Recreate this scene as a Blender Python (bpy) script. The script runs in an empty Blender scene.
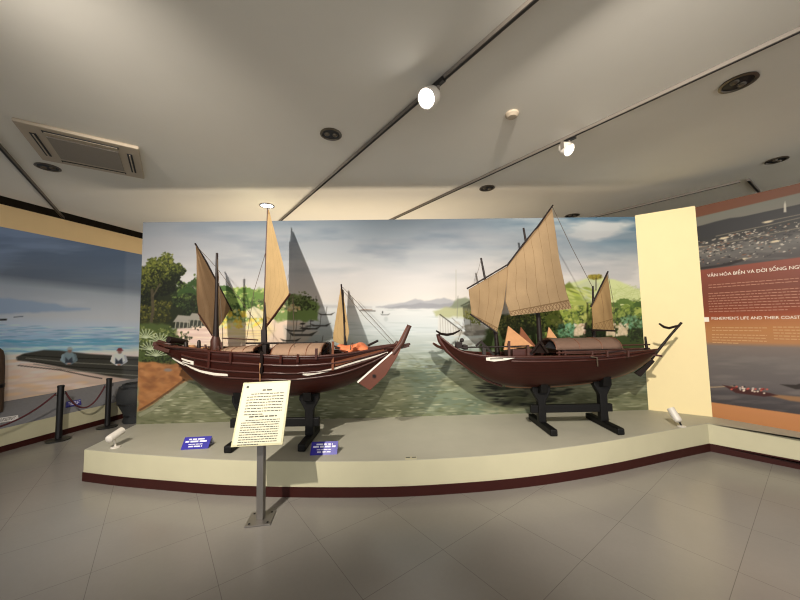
import bpy, bmesh, math, random
import numpy as np
from mathutils import Vector, Matrix

random.seed(7)
RNG = np.random.default_rng(11)
SC = bpy.context.scene
COL = SC.collection

# ------------------------------------------------------------------ camera
F = 320.0                      # focal length in pixels of the 800x600 frame
PITCH, ROLL = math.radians(3.8), 0.020
CAMZ = 1.5
CAM = Vector((0, 0, CAMZ))
_r0 = Vector((1, 0, 0)); _f = Vector((0, math.cos(PITCH), math.sin(PITCH))); _u0 = Vector((0, -math.sin(PITCH), math.cos(PITCH)))
RIGHT = _r0 * math.cos(ROLL) - _u0 * math.sin(ROLL)
UP = _u0 * math.cos(ROLL) + _r0 * math.sin(ROLL)
FWD = _f

cam_d = bpy.data.cameras.new('camera'); cam = bpy.data.objects.new('camera', cam_d); COL.objects.link(cam)
cam_d.sensor_width = 36.0; cam_d.sensor_fit = 'HORIZONTAL'; cam_d.lens = 36.0 * F / 800.0
cam_d.clip_start = 0.02
m = Matrix((RIGHT, UP, -FWD)).transposed().to_4x4(); m.translation = CAM
cam.matrix_world = m
SC.camera = cam

def ray(px, py):
    return RIGHT * ((px - 400.0) / F) + UP * ((300.0 - py) / F) + FWD
def at(px, py, Y):
    d = ray(px, py); t = (Y - CAM.y) / d.y
    return CAM + d * t
def atz(px, py, z):
    d = ray(px, py); t = (z - CAM.z) / d.z
    return CAM + d * t
def atplane(px, py, p0, n):
    d = ray(px, py); t = (Vector(p0) - CAM).dot(n) / d.dot(n)
    return CAM + d * t
def proj(P):
    d = np.asarray(P, float) - np.array(CAM)
    f = d @ np.array(FWD); r = d @ np.array(RIGHT); u = d @ np.array(UP)
    f = np.maximum(f, 0.05)
    return 400 + F * r / f, 300 - F * u / f

# ------------------------------------------------------------------ materials
def lin(c):
    c = np.asarray(c, float) / 255.0
    return np.where(c <= 0.04045, c / 12.92, ((c + 0.055) / 1.055) ** 2.4)
def L4(c):
    a = lin(c); return (float(a[0]), float(a[1]), float(a[2]), 1.0)

class N:
    def __init__(s, name):
        s.m = bpy.data.materials.new(name); s.m.use_nodes = True
        s.t = s.m.node_tree; s.n = s.t.nodes; s.l = s.t.links
        s.b = s.n['Principled BSDF']; s.out = s.n['Material Output']
    def new(s, typ, **kw):
        q = s.n.new(typ)
        for k, v in kw.items(): setattr(q, k, v)
        return q
    def math(s, op, a, b=None, c=None):
        q = s.new('ShaderNodeMath', operation=op)
        for i, v in enumerate((a, b, c)):
            if v is None: continue
            if isinstance(v, (int, float)): q.inputs[i].default_value = v
            else: s.l.new(v, q.inputs[i])
        return q.outputs[0]
    def mix(s, fac, a, b):
        q = s.new('ShaderNodeMix', data_type='RGBA')
        for i, v in ((0, fac), (6, a), (7, b)):
            if isinstance(v, (int, float)): q.inputs[i].default_value = v
            elif isinstance(v, tuple): q.inputs[i].default_value = v
            else: s.l.new(v, q.inputs[i])
        return q.outputs[2]
    def noise(s, scale, detail=3, vec=None, rough=0.55):
        q = s.new('ShaderNodeTexNoise'); q.inputs['Scale'].default_value = scale; q.inputs['Detail'].default_value = detail
        q.inputs['Roughness'].default_value = rough
        if vec is not None: s.l.new(vec, q.inputs['Vector'])
        return q.outputs['Fac']
    def obj(s):
        return s.new('ShaderNodeTexCoord').outputs['Object']
    def uv(s):
        return s.new('ShaderNodeTexCoord').outputs['UV']
    def mapping(s, vec, sc=(1, 1, 1), rot=(0, 0, 0), loc=(0, 0, 0)):
        q = s.new('ShaderNodeMapping'); s.l.new(vec, q.inputs[0])
        q.inputs['Location'].default_value = loc; q.inputs['Rotation'].default_value = rot; q.inputs['Scale'].default_value = sc
        return q.outputs[0]
    def color(s, sock): s.l.new(sock, s.b.inputs['Base Color'])
    def bump(s, h, strength=0.2, dist=0.01):
        q = s.new('ShaderNodeBump'); q.inputs['Strength'].default_value = strength; q.inputs['Distance'].default_value = dist
        s.l.new(h, q.inputs['Height']); s.l.new(q.outputs[0], s.b.inputs['Normal'])

def plain(name, c, rough=0.6, var=0.12, scale=12.0, metal=0.0, spec=0.5, stretch=(1, 1, 1), bump=0.0):
    k = N(name); a = L4(c)
    v = k.mapping(k.obj(), sc=stretch)
    f = k.noise(scale, 4, v)
    lo = tuple(x * (1 - var) for x in a[:3]) + (1,); hi = tuple(min(1, x * (1 + var)) for x in a[:3]) + (1,)
    k.color(k.mix(f, lo, hi))
    k.b.inputs['Roughness'].default_value = rough; k.b.inputs['Metallic'].default_value = metal
    k.b.inputs['Specular IOR Level'].default_value = spec
    if bump: k.bump(f, bump, 0.01)
    return k.m

def emit(name, c, strength):
    k = N(name); k.b.inputs['Base Color'].default_value = L4(c)
    k.b.inputs['Emission Color'].default_value = L4(c); k.b.inputs['Emission Strength'].default_value = strength
    return k.m

def painted(name, rough=0.55):
    k = N(name); a = k.new('ShaderNodeAttribute'); a.attribute_name = 'paint'
    f = k.noise(60, 3, k.obj())
    k.color(k.mix(f, a.outputs['Color'], a.outputs['Color']))
    k.b.inputs['Roughness'].default_value = rough; k.b.inputs['Specular IOR Level'].default_value = 0.25
    k.bump(f, 0.05, 0.004)
    return k.m

def hull_mat(name, c_hi, c_lo, planks=11):
    k = N(name); uv = k.uv()
    sep = k.new('ShaderNodeSeparateXYZ'); k.l.new(uv, sep.inputs[0])
    fr = k.math('FRACT', k.math('MULTIPLY', sep.outputs[1], planks * 2.0))
    seam = k.math('LESS_THAN', fr, 0.10)
    grain = k.noise(9, 5, k.mapping(k.obj(), sc=(1.2, 8, 14)))
    big = k.noise(2.5, 2, k.obj())
    col = k.mix(grain, L4(c_lo), L4(c_hi))
    col = k.mix(k.math('MULTIPLY', big, 0.45), col, L4((46, 16, 10)))
    col = k.mix(k.math('MULTIPLY', seam, 0.6), col, L4((22, 9, 7)))
    k.color(col); k.b.inputs['Roughness'].default_value = 0.36; k.b.inputs['Specular IOR Level'].default_value = 0.3
    return k.m

def sail_mat(name, c, seams, band=0.10, dark=(92, 66, 40), transl=0.35):
    """cloth with sewn panels (seams along v) and a laced hem at v<band and along u=0 edge"""
    k = N(name); uv = k.uv()
    sep = k.new('ShaderNodeSeparateXYZ'); k.l.new(uv, sep.inputs[0])
    u, v = sep.outputs[0], sep.outputs[1]
    wob = k.math('MULTIPLY', k.math('SUBTRACT', k.noise(5, 2, k.obj()), 0.5), 0.06)
    uu = k.math('ADD', u, wob)
    s1 = k.math('LESS_THAN', k.math('FRACT', k.math('MULTIPLY', uu, seams)), 0.035)
    hem = k.math('LESS_THAN', k.math('ABSOLUTE', k.math('SUBTRACT', v, band)), 0.008)
    zig = k.math('MULTIPLY', k.math('ABSOLUTE', k.math('SUBTRACT', k.math('FRACT', k.math('MULTIPLY', u, seams * 1.5)), 0.5)), 2 * band)
    z1 = k.math('LESS_THAN', k.math('ABSOLUTE', k.math('SUBTRACT', zig, v)), 0.010)
    zig2 = k.math('SUBTRACT', band, zig)
    z2 = k.math('LESS_THAN', k.math('ABSOLUTE', k.math('SUBTRACT', zig2, v)), 0.010)
    top = k.math('GREATER_THAN', v, 1.0 - band * 0.35)
    mask = k.math('MAXIMUM', k.math('MAXIMUM', s1, hem), k.math('MAXIMUM', z1, z2))
    stain = k.noise(4, 5, k.obj()); weave = k.noise(180, 2, k.obj())
    a = L4(c)
    col = k.mix(stain, tuple(x * 0.72 for x in a[:3]) + (1,), tuple(min(1, x * 1.22) for x in a[:3]) + (1,))
    col = k.mix(k.math('MULTIPLY', weave, 0.25), col, L4(dark))
    col = k.mix(k.math('MULTIPLY', mask, 0.6), col, L4(dark))
    col = k.mix(k.math('MULTIPLY', top, 0.45), col, L4(dark))
    k.color(col); k.b.inputs['Roughness'].default_value = 0.9; k.b.inputs['Specular IOR Level'].default_value = 0.1
    tr = k.new('ShaderNodeBsdfTranslucent'); k.l.new(col, tr.inputs[0])
    mx = k.new('ShaderNodeMixShader'); mx.inputs[0].default_value = transl
    k.l.new(k.b.outputs[0], mx.inputs[1]); k.l.new(tr.outputs[0], mx.inputs[2]); k.l.new(mx.outputs[0], k.out.inputs[0])
    k.bump(stain, 0.25, 0.03)
    return k.m

# ------------------------------------------------------------------ mesh builder
ORIG = {}
class MB:
    def __init__(s): s.v = []; s.f = []; s.uv = {}
    def add(s, vs, fs):
        o = len(s.v); s.v += [Vector(p) for p in vs]; s.f += [tuple(i + o for i in q) for q in fs]; return s
    def box(s, c, size, ax=None):
        """oriented box: centre, full sizes, optional three axis vectors"""
        ax = ax or (Vector((1, 0, 0)), Vector((0, 1, 0)), Vector((0, 0, 1)))
        c = Vector(c); h = [a * (q / 2) for a, q in zip(ax, size)]
        vs = [c + h[0] * i + h[1] * j + h[2] * k for i in (-1, 1) for j in (-1, 1) for k in (-1, 1)]
        return s.add(vs, [(0, 1, 3, 2), (4, 6, 7, 5), (0, 4, 5, 1), (2, 3, 7, 6), (0, 2, 6, 4), (1, 5, 7, 3)])
    def beam(s, a, b, w, h, up=Vector((0, 0, 1))):
        a, b = Vector(a), Vector(b); d = (b - a); x = d.normalized()
        y = up.cross(x)
        if y.length < 1e-4: y = Vector((0, 1, 0))
        y.normalize(); z = x.cross(y)
        return s.box((a + b) / 2, (d.length, w, h), (x, y, z))
    def tube(s, pts, r, n=8, cap=True):
        pts = [Vector(p) for p in pts]
        rs = r if isinstance(r, (list, tuple)) else [r] * len(pts)
        o = len(s.v); prev = None
        for i, p in enumerate(pts):
            t = (pts[min(i + 1, len(pts) - 1)] - pts[max(i - 1, 0)]).normalized()
            if prev is None:
                a = t.cross(Vector((0, 0, 1)))
                if a.length < 1e-3: a = t.cross(Vector((0, 1, 0)))
            else: a = prev - t * prev.dot(t)
            a.normalize(); prev = a; b = t.cross(a)
            for k in range(n):
                w = 2 * math.pi * k / n
                s.v.append(p + (a * math.cos(w) + b * math.sin(w)) * rs[i])
        for i in range(len(pts) - 1):
            for k in range(n):
                k2 = (k + 1) % n
                s.f.append((o + i * n + k, o + i * n + k2, o + (i + 1) * n + k2, o + (i + 1) * n + k))
        if cap:
            s.f.append(tuple(o + k for k in range(n))[::-1]); e = o + (len(pts) - 1) * n
            s.f.append(tuple(e + k for k in range(n)))
        return s
    def lathe(s, c, axis, prof, n=28):
        """prof: list of (radius, height along axis)"""
        c = Vector(c); t = Vector(axis).normalized()
        a = t.cross(Vector((1, 0, 0)))
        if a.length < 1e-2: a = t.cross(Vector((0, 1, 0)))
        a.normalize(); b = t.cross(a); o = len(s.v)
        for r, h in prof:
            for k in range(n):
                w = 2 * math.pi * k / n
                s.v.append(c + t * h + (a * math.cos(w) + b * math.sin(w)) * max(r, 1e-4))
        for i in range(len(prof) - 1):
            for k in range(n):
                k2 = (k + 1) % n
                s.f.append((o + i * n + k, o + i * n + k2, o + (i + 1) * n + k2, o + (i + 1) * n + k))
        s.f.append(tuple(o + k for k in range(n))[::-1]); e = o + (len(prof) - 1) * n
        s.f.append(tuple(e + k for k in range(n)))
        return s
    def prism(s, poly, off):
        """polygon (3D points) extruded by vector off"""
        poly = [Vector(p) for p in poly]; off = Vector(off); n = len(poly)
        return s.add(poly + [p + off for p in poly],
                     [tuple(range(n)), tuple(range(2 * n - 1, n - 1, -1))] + [(i, i + n, (i + 1) % n + n, (i + 1) % n) for i in range(n)])
    def ribbon(s, top, bot, off):
        """strip between two polylines, given a small thickness along off"""
        top = [Vector(p) for p in top]; bot = [Vector(p) for p in bot]; off = Vector(off); n = len(top); o = len(s.v)
        s.v += top + bot + [p + off for p in top] + [p + off for p in bot]
        for i in range(n - 1):
            s.f += [(o + i, o + i + 1, o + n + i + 1, o + n + i), (o + 2 * n + i, o + 3 * n + i, o + 3 * n + i + 1, o + 2 * n + i + 1),
                    (o + i, o + 2 * n + i, o + 2 * n + i + 1, o + i + 1), (o + n + i, o + n + i + 1, o + 3 * n + i + 1, o + 3 * n + i)]
        for i in (0, n - 1): s.f.append((o + i, o + n + i, o + 3 * n + i, o + 2 * n + i))
        return s
    def grid(s, pts, uvs=None):
        """pts[i][j] rows"""
        nr, nc = len(pts), len(pts[0]); o = len(s.v)
        for r in range(nr):
            for c in range(nc):
                if uvs is not None: s.uv[len(s.v)] = uvs[r][c]
                s.v.append(Vector(pts[r][c]))
        for r in range(nr - 1):
            for c in range(nc - 1):
                a = o + r * nc + c; s.f.append((a, a + 1, a + nc + 1, a + nc))
        return s
    def build(s, name, mat, parent=None, smooth=None, bevel=0.0, base=None):
        o0 = ORIG.get(parent.name, Vector((0, 0, 0))) if parent else (Vector(base) if base is not None else Vector((0, 0, 0)))
        me = bpy.data.meshes.new(name); me.from_pydata([tuple(p - o0) for p in s.v], [], s.f); me.update()
        bm = bmesh.new(); bm.from_mesh(me); bmesh.ops.recalc_face_normals(bm, faces=bm.faces[:]); bm.to_mesh(me); bm.free()
        if s.uv:
            lay = me.uv_layers.new(name='UVMap')
            for lp in me.loops: lay.data[lp.index].uv = s.uv.get(lp.vertex_index, (0, 0))
        me.materials.append(mat)
        ob = bpy.data.objects.new(name, me); COL.objects.link(ob)
        if parent: ob.parent = parent; ORIG[ob.name] = o0
        else: ob.location = o0; ORIG[ob.name] = o0
        if smooth is not None:
            for p in me.polygons: p.use_smooth = True
            me.set_sharp_from_angle(angle=math.radians(smooth))
        if bevel:
            bv = ob.modifiers.new('bevel', 'BEVEL'); bv.width = bevel; bv.segments = 2; bv.limit_method = 'ANGLE'
        return ob

def tag(o, label, cat, group=None):
    o['label'] = label; o['category'] = cat
    if group: o['group'] = group
    return o
def thing(name, loc, label, cat, group=None):
    o = bpy.data.objects.new(name, None); COL.objects.link(o); o.location = loc; o.empty_display_size = 0.1
    ORIG[o.name] = Vector(loc); return tag(o, label, cat, group)
def struct(o): o['kind'] = 'structure'; return o

def bez(a, b, sag, n=16):
    a, b = Vector(a), Vector(b)
    return [a.lerp(b, i / (n - 1)) + Vector((0, 0, -sag * 4 * (i / (n - 1)) * (1 - i / (n - 1)))) for i in range(n)]

# ------------------------------------------------------------------ painter (for the painted walls)
class Canvas:
    def __init__(s, x0, y0, x1, y1, S=3):
        s.x0, s.y0, s.S = x0, y0, S; s.w = int((x1 - x0) * S); s.h = int((y1 - y0) * S)
        s.X, s.Y = np.meshgrid(x0 + (np.arange(s.w) + 0.5) / S, y0 + (np.arange(s.h) + 0.5) / S)
        s.a = np.zeros((s.h, s.w, 3))
    def noise(s, sx, sy, oct=4, seed=0):
        """value noise; sx, sy = feature size in pixels"""
        rng = np.random.default_rng(seed); out = np.zeros((s.h, s.w)); amp, tot = 1.0, 0.0
        for o in range(oct):
            gx, gy = max(2, int(s.w / s.S / sx) + 2), max(2, int(s.h / s.S / sy) + 2)
            g = rng.random((gy, gx))
            fx = np.linspace(0, gx - 1.001, s.w); fy = np.linspace(0, gy - 1.001, s.h)
            ix = fx.astype(int); iy = fy.astype(int); tx = fx - ix; ty = fy - iy
            tx = tx * tx * (3 - 2 * tx); ty = ty * ty * (3 - 2 * ty)
            r0 = g[iy][:, ix] * (1 - tx) + g[iy][:, ix + 1] * tx; r1 = g[iy + 1][:, ix] * (1 - tx) + g[iy + 1][:, ix + 1] * tx
            out += amp * (r0 * (1 - ty[:, None]) + r1 * ty[:, None]); tot += amp; amp *= 0.5; sx /= 2; sy /= 2
        return out / tot
    def blend(s, mask, c, al=1.0):
        mk = np.clip(mask * al, 0, 1)[..., None]; s.a = s.a * (1 - mk) + np.asarray(c, float) * mk
    def vgrad(s, stops):
        ys = [q[0] for q in stops]
        s.a = np.stack([np.interp(s.Y, ys, [q[1][k] for q in stops]) for k in range(3)], -1)
    def win(s, xa, ya, xb, yb):
        i0 = max(0, int((xa - s.x0) * s.S)); i1 = min(s.w, int((xb - s.x0) * s.S) + 1)
        j0 = max(0, int((ya - s.y0) * s.S)); j1 = min(s.h, int((yb - s.y0) * s.S) + 1)
        return (slice(j0, j1), slice(i0, i1)) if i1 > i0 and j1 > j0 else None
    def ell(s, cx, cy, rx, ry, c, al=1.0, ang=0.0, soft=0.35):
        R = max(rx, ry) * (1 + soft) + 1; w = s.win(cx - R, cy - R, cx + R, cy + R)
        if w is None: return
        dx = s.X[w] - cx; dy = s.Y[w] - cy; ca, sa = math.cos(ang), math.sin(ang)
        d = np.sqrt(((dx * ca + dy * sa) / rx) ** 2 + ((-dx * sa + dy * ca) / ry) ** 2)
        mk = (np.clip((1 + soft - d) / (2 * soft), 0, 1) * al)[..., None]
        s.a[w] = s.a[w] * (1 - mk) + np.asarray(c, float) * mk
    def poly(s, pts, c, al=1.0, feather=0.6, wob=0.0, seed=1):
        xs = [p[0] for p in pts]; ys = [p[1] for p in pts]; g = feather + wob + 1
        w = s.win(min(xs) - g, min(ys) - g, max(xs) + g, max(ys) + g)
        if w is None: return
        X, Y = s.X[w], s.Y[w]
        if wob:
            nn = s.noise(9, 7, 3, seed)[w] - 0.5; n2 = s.noise(9, 7, 3, seed + 50)[w] - 0.5
            X = X + nn * wob * 2; Y = Y + n2 * wob * 2
        ins = np.zeros(X.shape, bool); dmin = np.full(X.shape, 1e9); n = len(pts)
        for i in range(n):
            ax, ay = pts[i]; bx, by = pts[(i + 1) % n]
            cond = ((ay > Y) != (by > Y)) & (X < (bx - ax) * (Y - ay) / ((by - ay) if by != ay else 1e-9) + ax)
            ins ^= cond
            L = (bx - ax) ** 2 + (by - ay) ** 2 + 1e-9
            t = np.clip(((X - ax) * (bx - ax) + (Y - ay) * (by - ay)) / L, 0, 1)
            dmin = np.minimum(dmin, np.hypot(X - ax - t * (bx - ax), Y - ay - t * (by - ay)))
        sd = np.where(ins, dmin, -dmin); mk = (np.clip(sd / (2 * feather) + 0.5, 0, 1) * al)[..., None]
        s.a[w] = s.a[w] * (1 - mk) + np.asarray(c, float) * mk
    def line(s, pts, wd, c, al=1.0):
        for (ax, ay), (bx, by) in zip(pts[:-1], pts[1:]):
            g = wd + 1; w = s.win(min(ax, bx) - g, min(ay, by) - g, max(ax, bx) + g, max(ay, by) + g)
            if w is None: continue
            X, Y = s.X[w], s.Y[w]; L = (bx - ax) ** 2 + (by - ay) ** 2 + 1e-9
            t = np.clip(((X - ax) * (bx - ax) + (Y - ay) * (by - ay)) / L, 0, 1)
            d = np.hypot(X - ax - t * (bx - ax), Y - ay - t * (by - ay))
            mk = (np.clip((wd / 2 - d) * s.S + 0.5, 0, 1) * al)[..., None]
            s.a[w] = s.a[w] * (1 - mk) + np.asarray(c, float) * mk
    def dabs(s, n, xa, ya, xb, yb, r, cols, al=0.8, stretch=1.0, mask=None, rnd=random):
        r *= 0.7
        for _ in range(int(n * 1.8)):
            x = rnd.uniform(xa, xb); y = rnd.uniform(ya, yb)
            if mask and not mask(x, y): continue
            q = r * rnd.uniform(0.5, 1.3)
            s.ell(x, y, q * stretch, q, rnd.choice(cols), al * rnd.uniform(0.5, 1), rnd.uniform(-0.4, 0.4) if stretch > 1.5 else rnd.uniform(-1.5, 1.5))
    def crown(s, cx, cy, rx, ry, cols, n=160, r=3.0, rnd=random):
        """a tree crown: dark base, then light dabs concentrated up-left"""
        r *= 0.5; f1, f2 = rnd.uniform(0, 6), rnd.uniform(0, 6)
        for _ in range(int(n * 3.0)):
            a = rnd.uniform(0, 2 * math.pi); q = math.sqrt(rnd.random()) * rnd.uniform(.88, 1.12) * (1 + .2 * math.sin(3 * a + f1) + .14 * math.sin(7 * a + f2))
            x = cx + rx * q * math.cos(a); y = cy + ry * q * math.sin(a)
            k = min(len(cols) - 1, max(0, int((0.36 - (y - cy) / (2.6 * ry) - (x - cx) / (6 * rx) + rnd.uniform(-0.42, 0.42)) * len(cols))))
            s.ell(x, y, r * rnd.uniform(0.5, 1.2), r * rnd.uniform(0.4, 0.9), cols[k], 0.85, rnd.uniform(-1.5, 1.5))
    def palm(s, x, y, r, c, n=9, rnd=random):
        for k in range(n):
            a = -math.pi * (k + 0.5) / n * 1.25 + 0.4
            ex, ey = x + r * math.cos(a), y + r * math.sin(a) * 0.7 + r * 0.25
            s.line([(x, y), ((x + ex) / 2, (y + ey) / 2 - r * 0.18), (ex, ey)], r * 0.16 + 0.5, c, 0.85)
    def sample(s, px, py):
        fx = np.clip((px - s.x0) * s.S - 0.5, 0, s.w - 1.001); fy = np.clip((py - s.y0) * s.S - 0.5, 0, s.h - 1.001)
        ix, iy = fx.astype(int), fy.astype(int); tx, ty = (fx - ix)[..., None], (fy - iy)[..., None]
        a = s.a
        return (a[iy, ix] * (1 - tx) + a[iy, ix + 1] * tx) * (1 - ty) + (a[iy + 1, ix] * (1 - tx) + a[iy + 1, ix + 1] * tx) * ty

def painted_panel(name, BL, BR, TR, TL, nu, nv, canvas, gain, mat, parent=None, base=None, ease=1.0):
    """flat rectangular painted sheet: a fine grid of vertices carrying the painting as a colour attribute"""
    BL, BR, TR, TL = (np.array(p, float) for p in (BL, BR, TR, TL))
    u = np.linspace(0, 1, nu) ** ease; v = np.linspace(0, 1, nv)
    U, V = np.meshgrid(u, v)
    P = (BL * ((1 - U) * (1 - V))[..., None] + BR * (U * (1 - V))[..., None] + TR * (U * V)[..., None] + TL * ((1 - U) * V)[..., None])
    px, py = proj(P.reshape(-1, 3))
    c = np.clip(canvas.sample(px, py), 0, 255)
    al = np.clip(lin(c) / gain, 0.003, 0.92)
    o0 = np.array(ORIG[parent.name]) if parent else np.array(base if base is not None else (0, 0, 0))
    me = bpy.data.meshes.new(name)
    idx = np.arange(nu * nv).reshape(nv, nu)
    q = np.stack([idx[:-1, :-1], idx[:-1, 1:], idx[1:, 1:], idx[1:, :-1]], -1).reshape(-1, 4)
    me.from_pydata((P.reshape(-1, 3) - o0).tolist(), [], q.tolist()); me.update()
    att = me.color_attributes.new('paint', 'FLOAT_COLOR', 'POINT')
    att.data.foreach_set('color', np.concatenate([al, np.ones((len(al), 1))], 1).astype(np.float32).ravel())
    me.materials.append(mat)
    ob = bpy.data.objects.new(name, me); COL.objects.link(ob)
    if parent: ob.parent = parent
    else: ob.location = o0
    ORIG[ob.name] = Vector(o0)
    return ob
# ------------------------------------------------------------------ layout (metres)
CEIL = 3.20; PZ = 0.30; WTOP = 2.83
ML = Vector((-3.27, 4.02, 0)); MR = Vector((3.165, 4.20, 0))          # painted partition, left and right end
SP = Vector((3.665, 3.87, 0))                                          # end of the plain cream return wall
RB = SP + Vector((0.38, -0.57, 0)).normalized() * 3.4                 # right wall runs towards the camera
LW_dir = Vector((0.223, 1, 0)).normalized(); LW_n = Vector((1, -0.223, 0)).normalized()
LF0 = Vector((-4.92, 3.93, 0))                                        # a point on the left ledge's front line
LW0 = LF0 - LW_n * 0.32                                               # a point on the left wall
TD = Vector((-0.7625, 1, 0)).normalized()                             # direction of tracks and tile rows

# ------------------------------------------------------------------ materials of the setting
def floor_mat():
    k = N('polished floor tile'); v = k.mapping(k.obj(), rot=(0, 0, math.atan2(TD.x, TD.y)))
    s = k.new('ShaderNodeSeparateXYZ'); k.l.new(v, s.inputs[0])
    def groove(sock, off):
        fr = k.math('FRACT', k.math('ADD', k.math('DIVIDE', sock, 0.605), off))
        return k.math('LESS_THAN', k.math('ABSOLUTE', k.math('SUBTRACT', fr, 0.5)), 0.0028)
    g = k.math('MAXIMUM', groove(s.outputs[0], FX), groove(s.outputs[1], FY))
    n1 = k.noise(1.3, 4, k.obj()); n2 = k.noise(40, 4, k.obj())
    col = k.mix(n1, L4((128, 124, 119)), L4((146, 142, 136)))
    col = k.mix(k.math('MULTIPLY', n2, 0.3), col, L4((122, 118, 112)))
    col = k.mix(k.math('MULTIPLY', g, 0.5), col, L4((60, 56, 51)))
    k.color(col)
    k.l.new(k.math('ADD', 0.17, k.math('MULTIPLY', n1, 0.14)), k.b.inputs['Roughness'])
    k.b.inputs['Specular IOR Level'].default_value = 0.5
    return k.m
# tile joints pass through these two floor points
_a = math.atan2(TD.x, TD.y)
def _rot(p): return (p.x * math.cos(_a) - p.y * math.sin(_a), p.x * math.sin(_a) + p.y * math.cos(_a))
_q = _rot(atz(383, 503, 0)); _q2 = _rot(atz(497.5, 515.5, 0))
FX = (0.5 - _q[0] / 0.605) % 1.0; FY = (0.5 - _q2[1] / 0.605) % 1.0

M_floor = floor_mat()
M_ceil = plain('ceiling paint', (226, 223, 215), 0.9, 0.03, 3.0, spec=0.1, bump=0.05)
M_cream = plain('cream wall paint', (243, 226, 176), 0.7, 0.03, 6.0, spec=0.2)
M_band = plain('ochre cream wall band', (236, 208, 160), 0.75, 0.04, 6.0, spec=0.2)
M_plinth = plain('cream platform paint', (194, 189, 160), 0.55, 0.06, 5.0, spec=0.3)
M_plinth2 = plain('platform top paint', (170, 167, 152), 0.5, 0.09, 4.0, spec=0.35)
M_skirt = plain('burgundy skirting', (52, 17, 13), 0.5, 0.15, 9.0, spec=.25)
M_grey = plain('grey ledge carpet', (126, 126, 130), 0.9, 0.1, 30.0, spec=0.1)
M_dark = plain('dark unlit void', (52, 48, 45), 0.9, 0.1, 3.0, spec=0.05)  # dark tone puts shade into the ceiling recess; rear walls share it
M_paint = painted('painted wall')
M_print = painted('printed banner', 0.45)

# ------------------------------------------------------------------ floor, ceiling, hidden outer walls
b = MB(); b.box((0, 3, -0.05), (20, 16, 0.1)); struct(b.build('floor', M_floor))
b = MB()
edge = [LW0 + LW_n * 0.17 + LW_dir * t for t in (-9.5, 6.0)]
poly = [Vector((edge[0].x, edge[0].y, CEIL)), Vector((9, edge[0].y, CEIL)), Vector((9, edge[1].y, CEIL)), Vector((edge[1].x, edge[1].y, CEIL))]
b.prism(poly, (0, 0, 0.12)); struct(b.build('ceiling', M_ceil))
b = MB()                                                               # recess between ceiling and left wall, its shade put into a dark colour
p = [LW0 - LW_n * 0.35, LW0 + LW_n * 0.6]
b.prism([Vector((q + LW_dir * t).to_tuple()[:2] + (CEIL + 0.45,)) for q, t in ((p[0], -9.5), (p[1], -9.5), (p[1], 6), (p[0], 6))], (0, 0, 0.05))
b.prism([Vector((q + LW_dir * t).to_tuple()[:2] + (CEIL + 0.12,)) for q, t in ((p[1], -9.5), (p[1] + LW_n * .05, -9.5), (p[1] + LW_n * .05, 6), (p[1], 6))], (0, 0, 0.4))
b.prism([Vector((q + LW_dir * t).to_tuple()[:2] + (3.0,)) for q, t in ((p[0], -9.5), (p[0] + LW_n * .05, -9.5), (p[0] + LW_n * .05, 6), (p[0], 6))], (0, 0, .7))
struct(b.build('trim_1', M_dark))
b = MB(); b.box((1.5, 9.6, 1.8), (15, 0.1, 3.6)); struct(b.build('wall_back', M_dark))
b = MB(); b.box((8.2, 6.8, 1.8), (0.1, 5.6, 3.6)); struct(b.build('wall_right_rear', M_dark))

# ------------------------------------------------------------------ big harbour painting
c = Canvas(126, 200, 660, 432, 3)
c.vgrad([(205, (116, 131, 146)), (222, (126, 140, 153)), (245, (158, 167, 176)), (275, (196, 196, 198)), (300, (216, 212, 208)),
         (307, (212, 214, 214)), (330, (196, 205, 208)), (350, (164, 174, 168)), (372, (138, 145, 124)), (395, (122, 126, 98)), (430, (116, 117, 88))])
n = c.noise(150, 26, 5, 3); n2 = c.noise(70, 16, 5, 5)
sky = np.clip((306 - c.Y) / 30, 0, 1)
c.blend(np.clip((n - 0.45) * 3.2, 0, 1) * sky * np.clip((c.Y - 222) / 40, 0, 1), (224, 219, 216), 0.7)
c.blend(np.clip((0.46 - n2) * 5, 0, 1) * sky * np.clip((285 - c.Y) / 40, 0, 1), (108, 124, 142), 0.5)
rs = np.clip((c.X - 470) / 120, 0, 1)                                   # bluer sky with white clouds to the right
c.blend(sky * rs * np.clip((262 - c.Y) / 30, 0, 1), (84, 122, 148), 0.75)
c.blend(np.clip((n2 - 0.5) * 6, 0, 1) * rs * sky, (228, 226, 222), 0.8)
c.blend(np.clip((c.noise(110, 12, 4, 9) - 0.5) * 6, 0, 1) * sky * np.clip((270 - c.Y) / 30, 0, 1) * np.clip((c.Y - 225) / 10, 0, 1), (164, 166, 172), 0.4)
ls = np.clip((260 - c.X) / 90, 0, 1) * sky
c.blend(ls * np.clip((290 - c.Y) / 30, 0, 1), (150, 148, 152), 0.4)
# far hills
c.poly([(376, 307), (392, 304.5), (404, 303), (416, 298.5), (424, 301), (434, 299.5), (444, 297.5), (458, 301), (470, 300), (480, 304), (480, 308), (376, 308)], (160, 163, 170), 0.85, 0.8, 1.5, 2)
c.poly([(385, 308), (405, 305), (420, 303), (440, 304), (455, 302.5), (476, 305), (476, 308.5), (385, 308.5)], (140, 142, 150), 0.7, 0.8, 1, 4)
c.poly([(284, 307), (320, 304.5), (372, 306.5), (372, 308), (284, 308)], (176, 178, 182), 0.6, 0.8)
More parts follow.
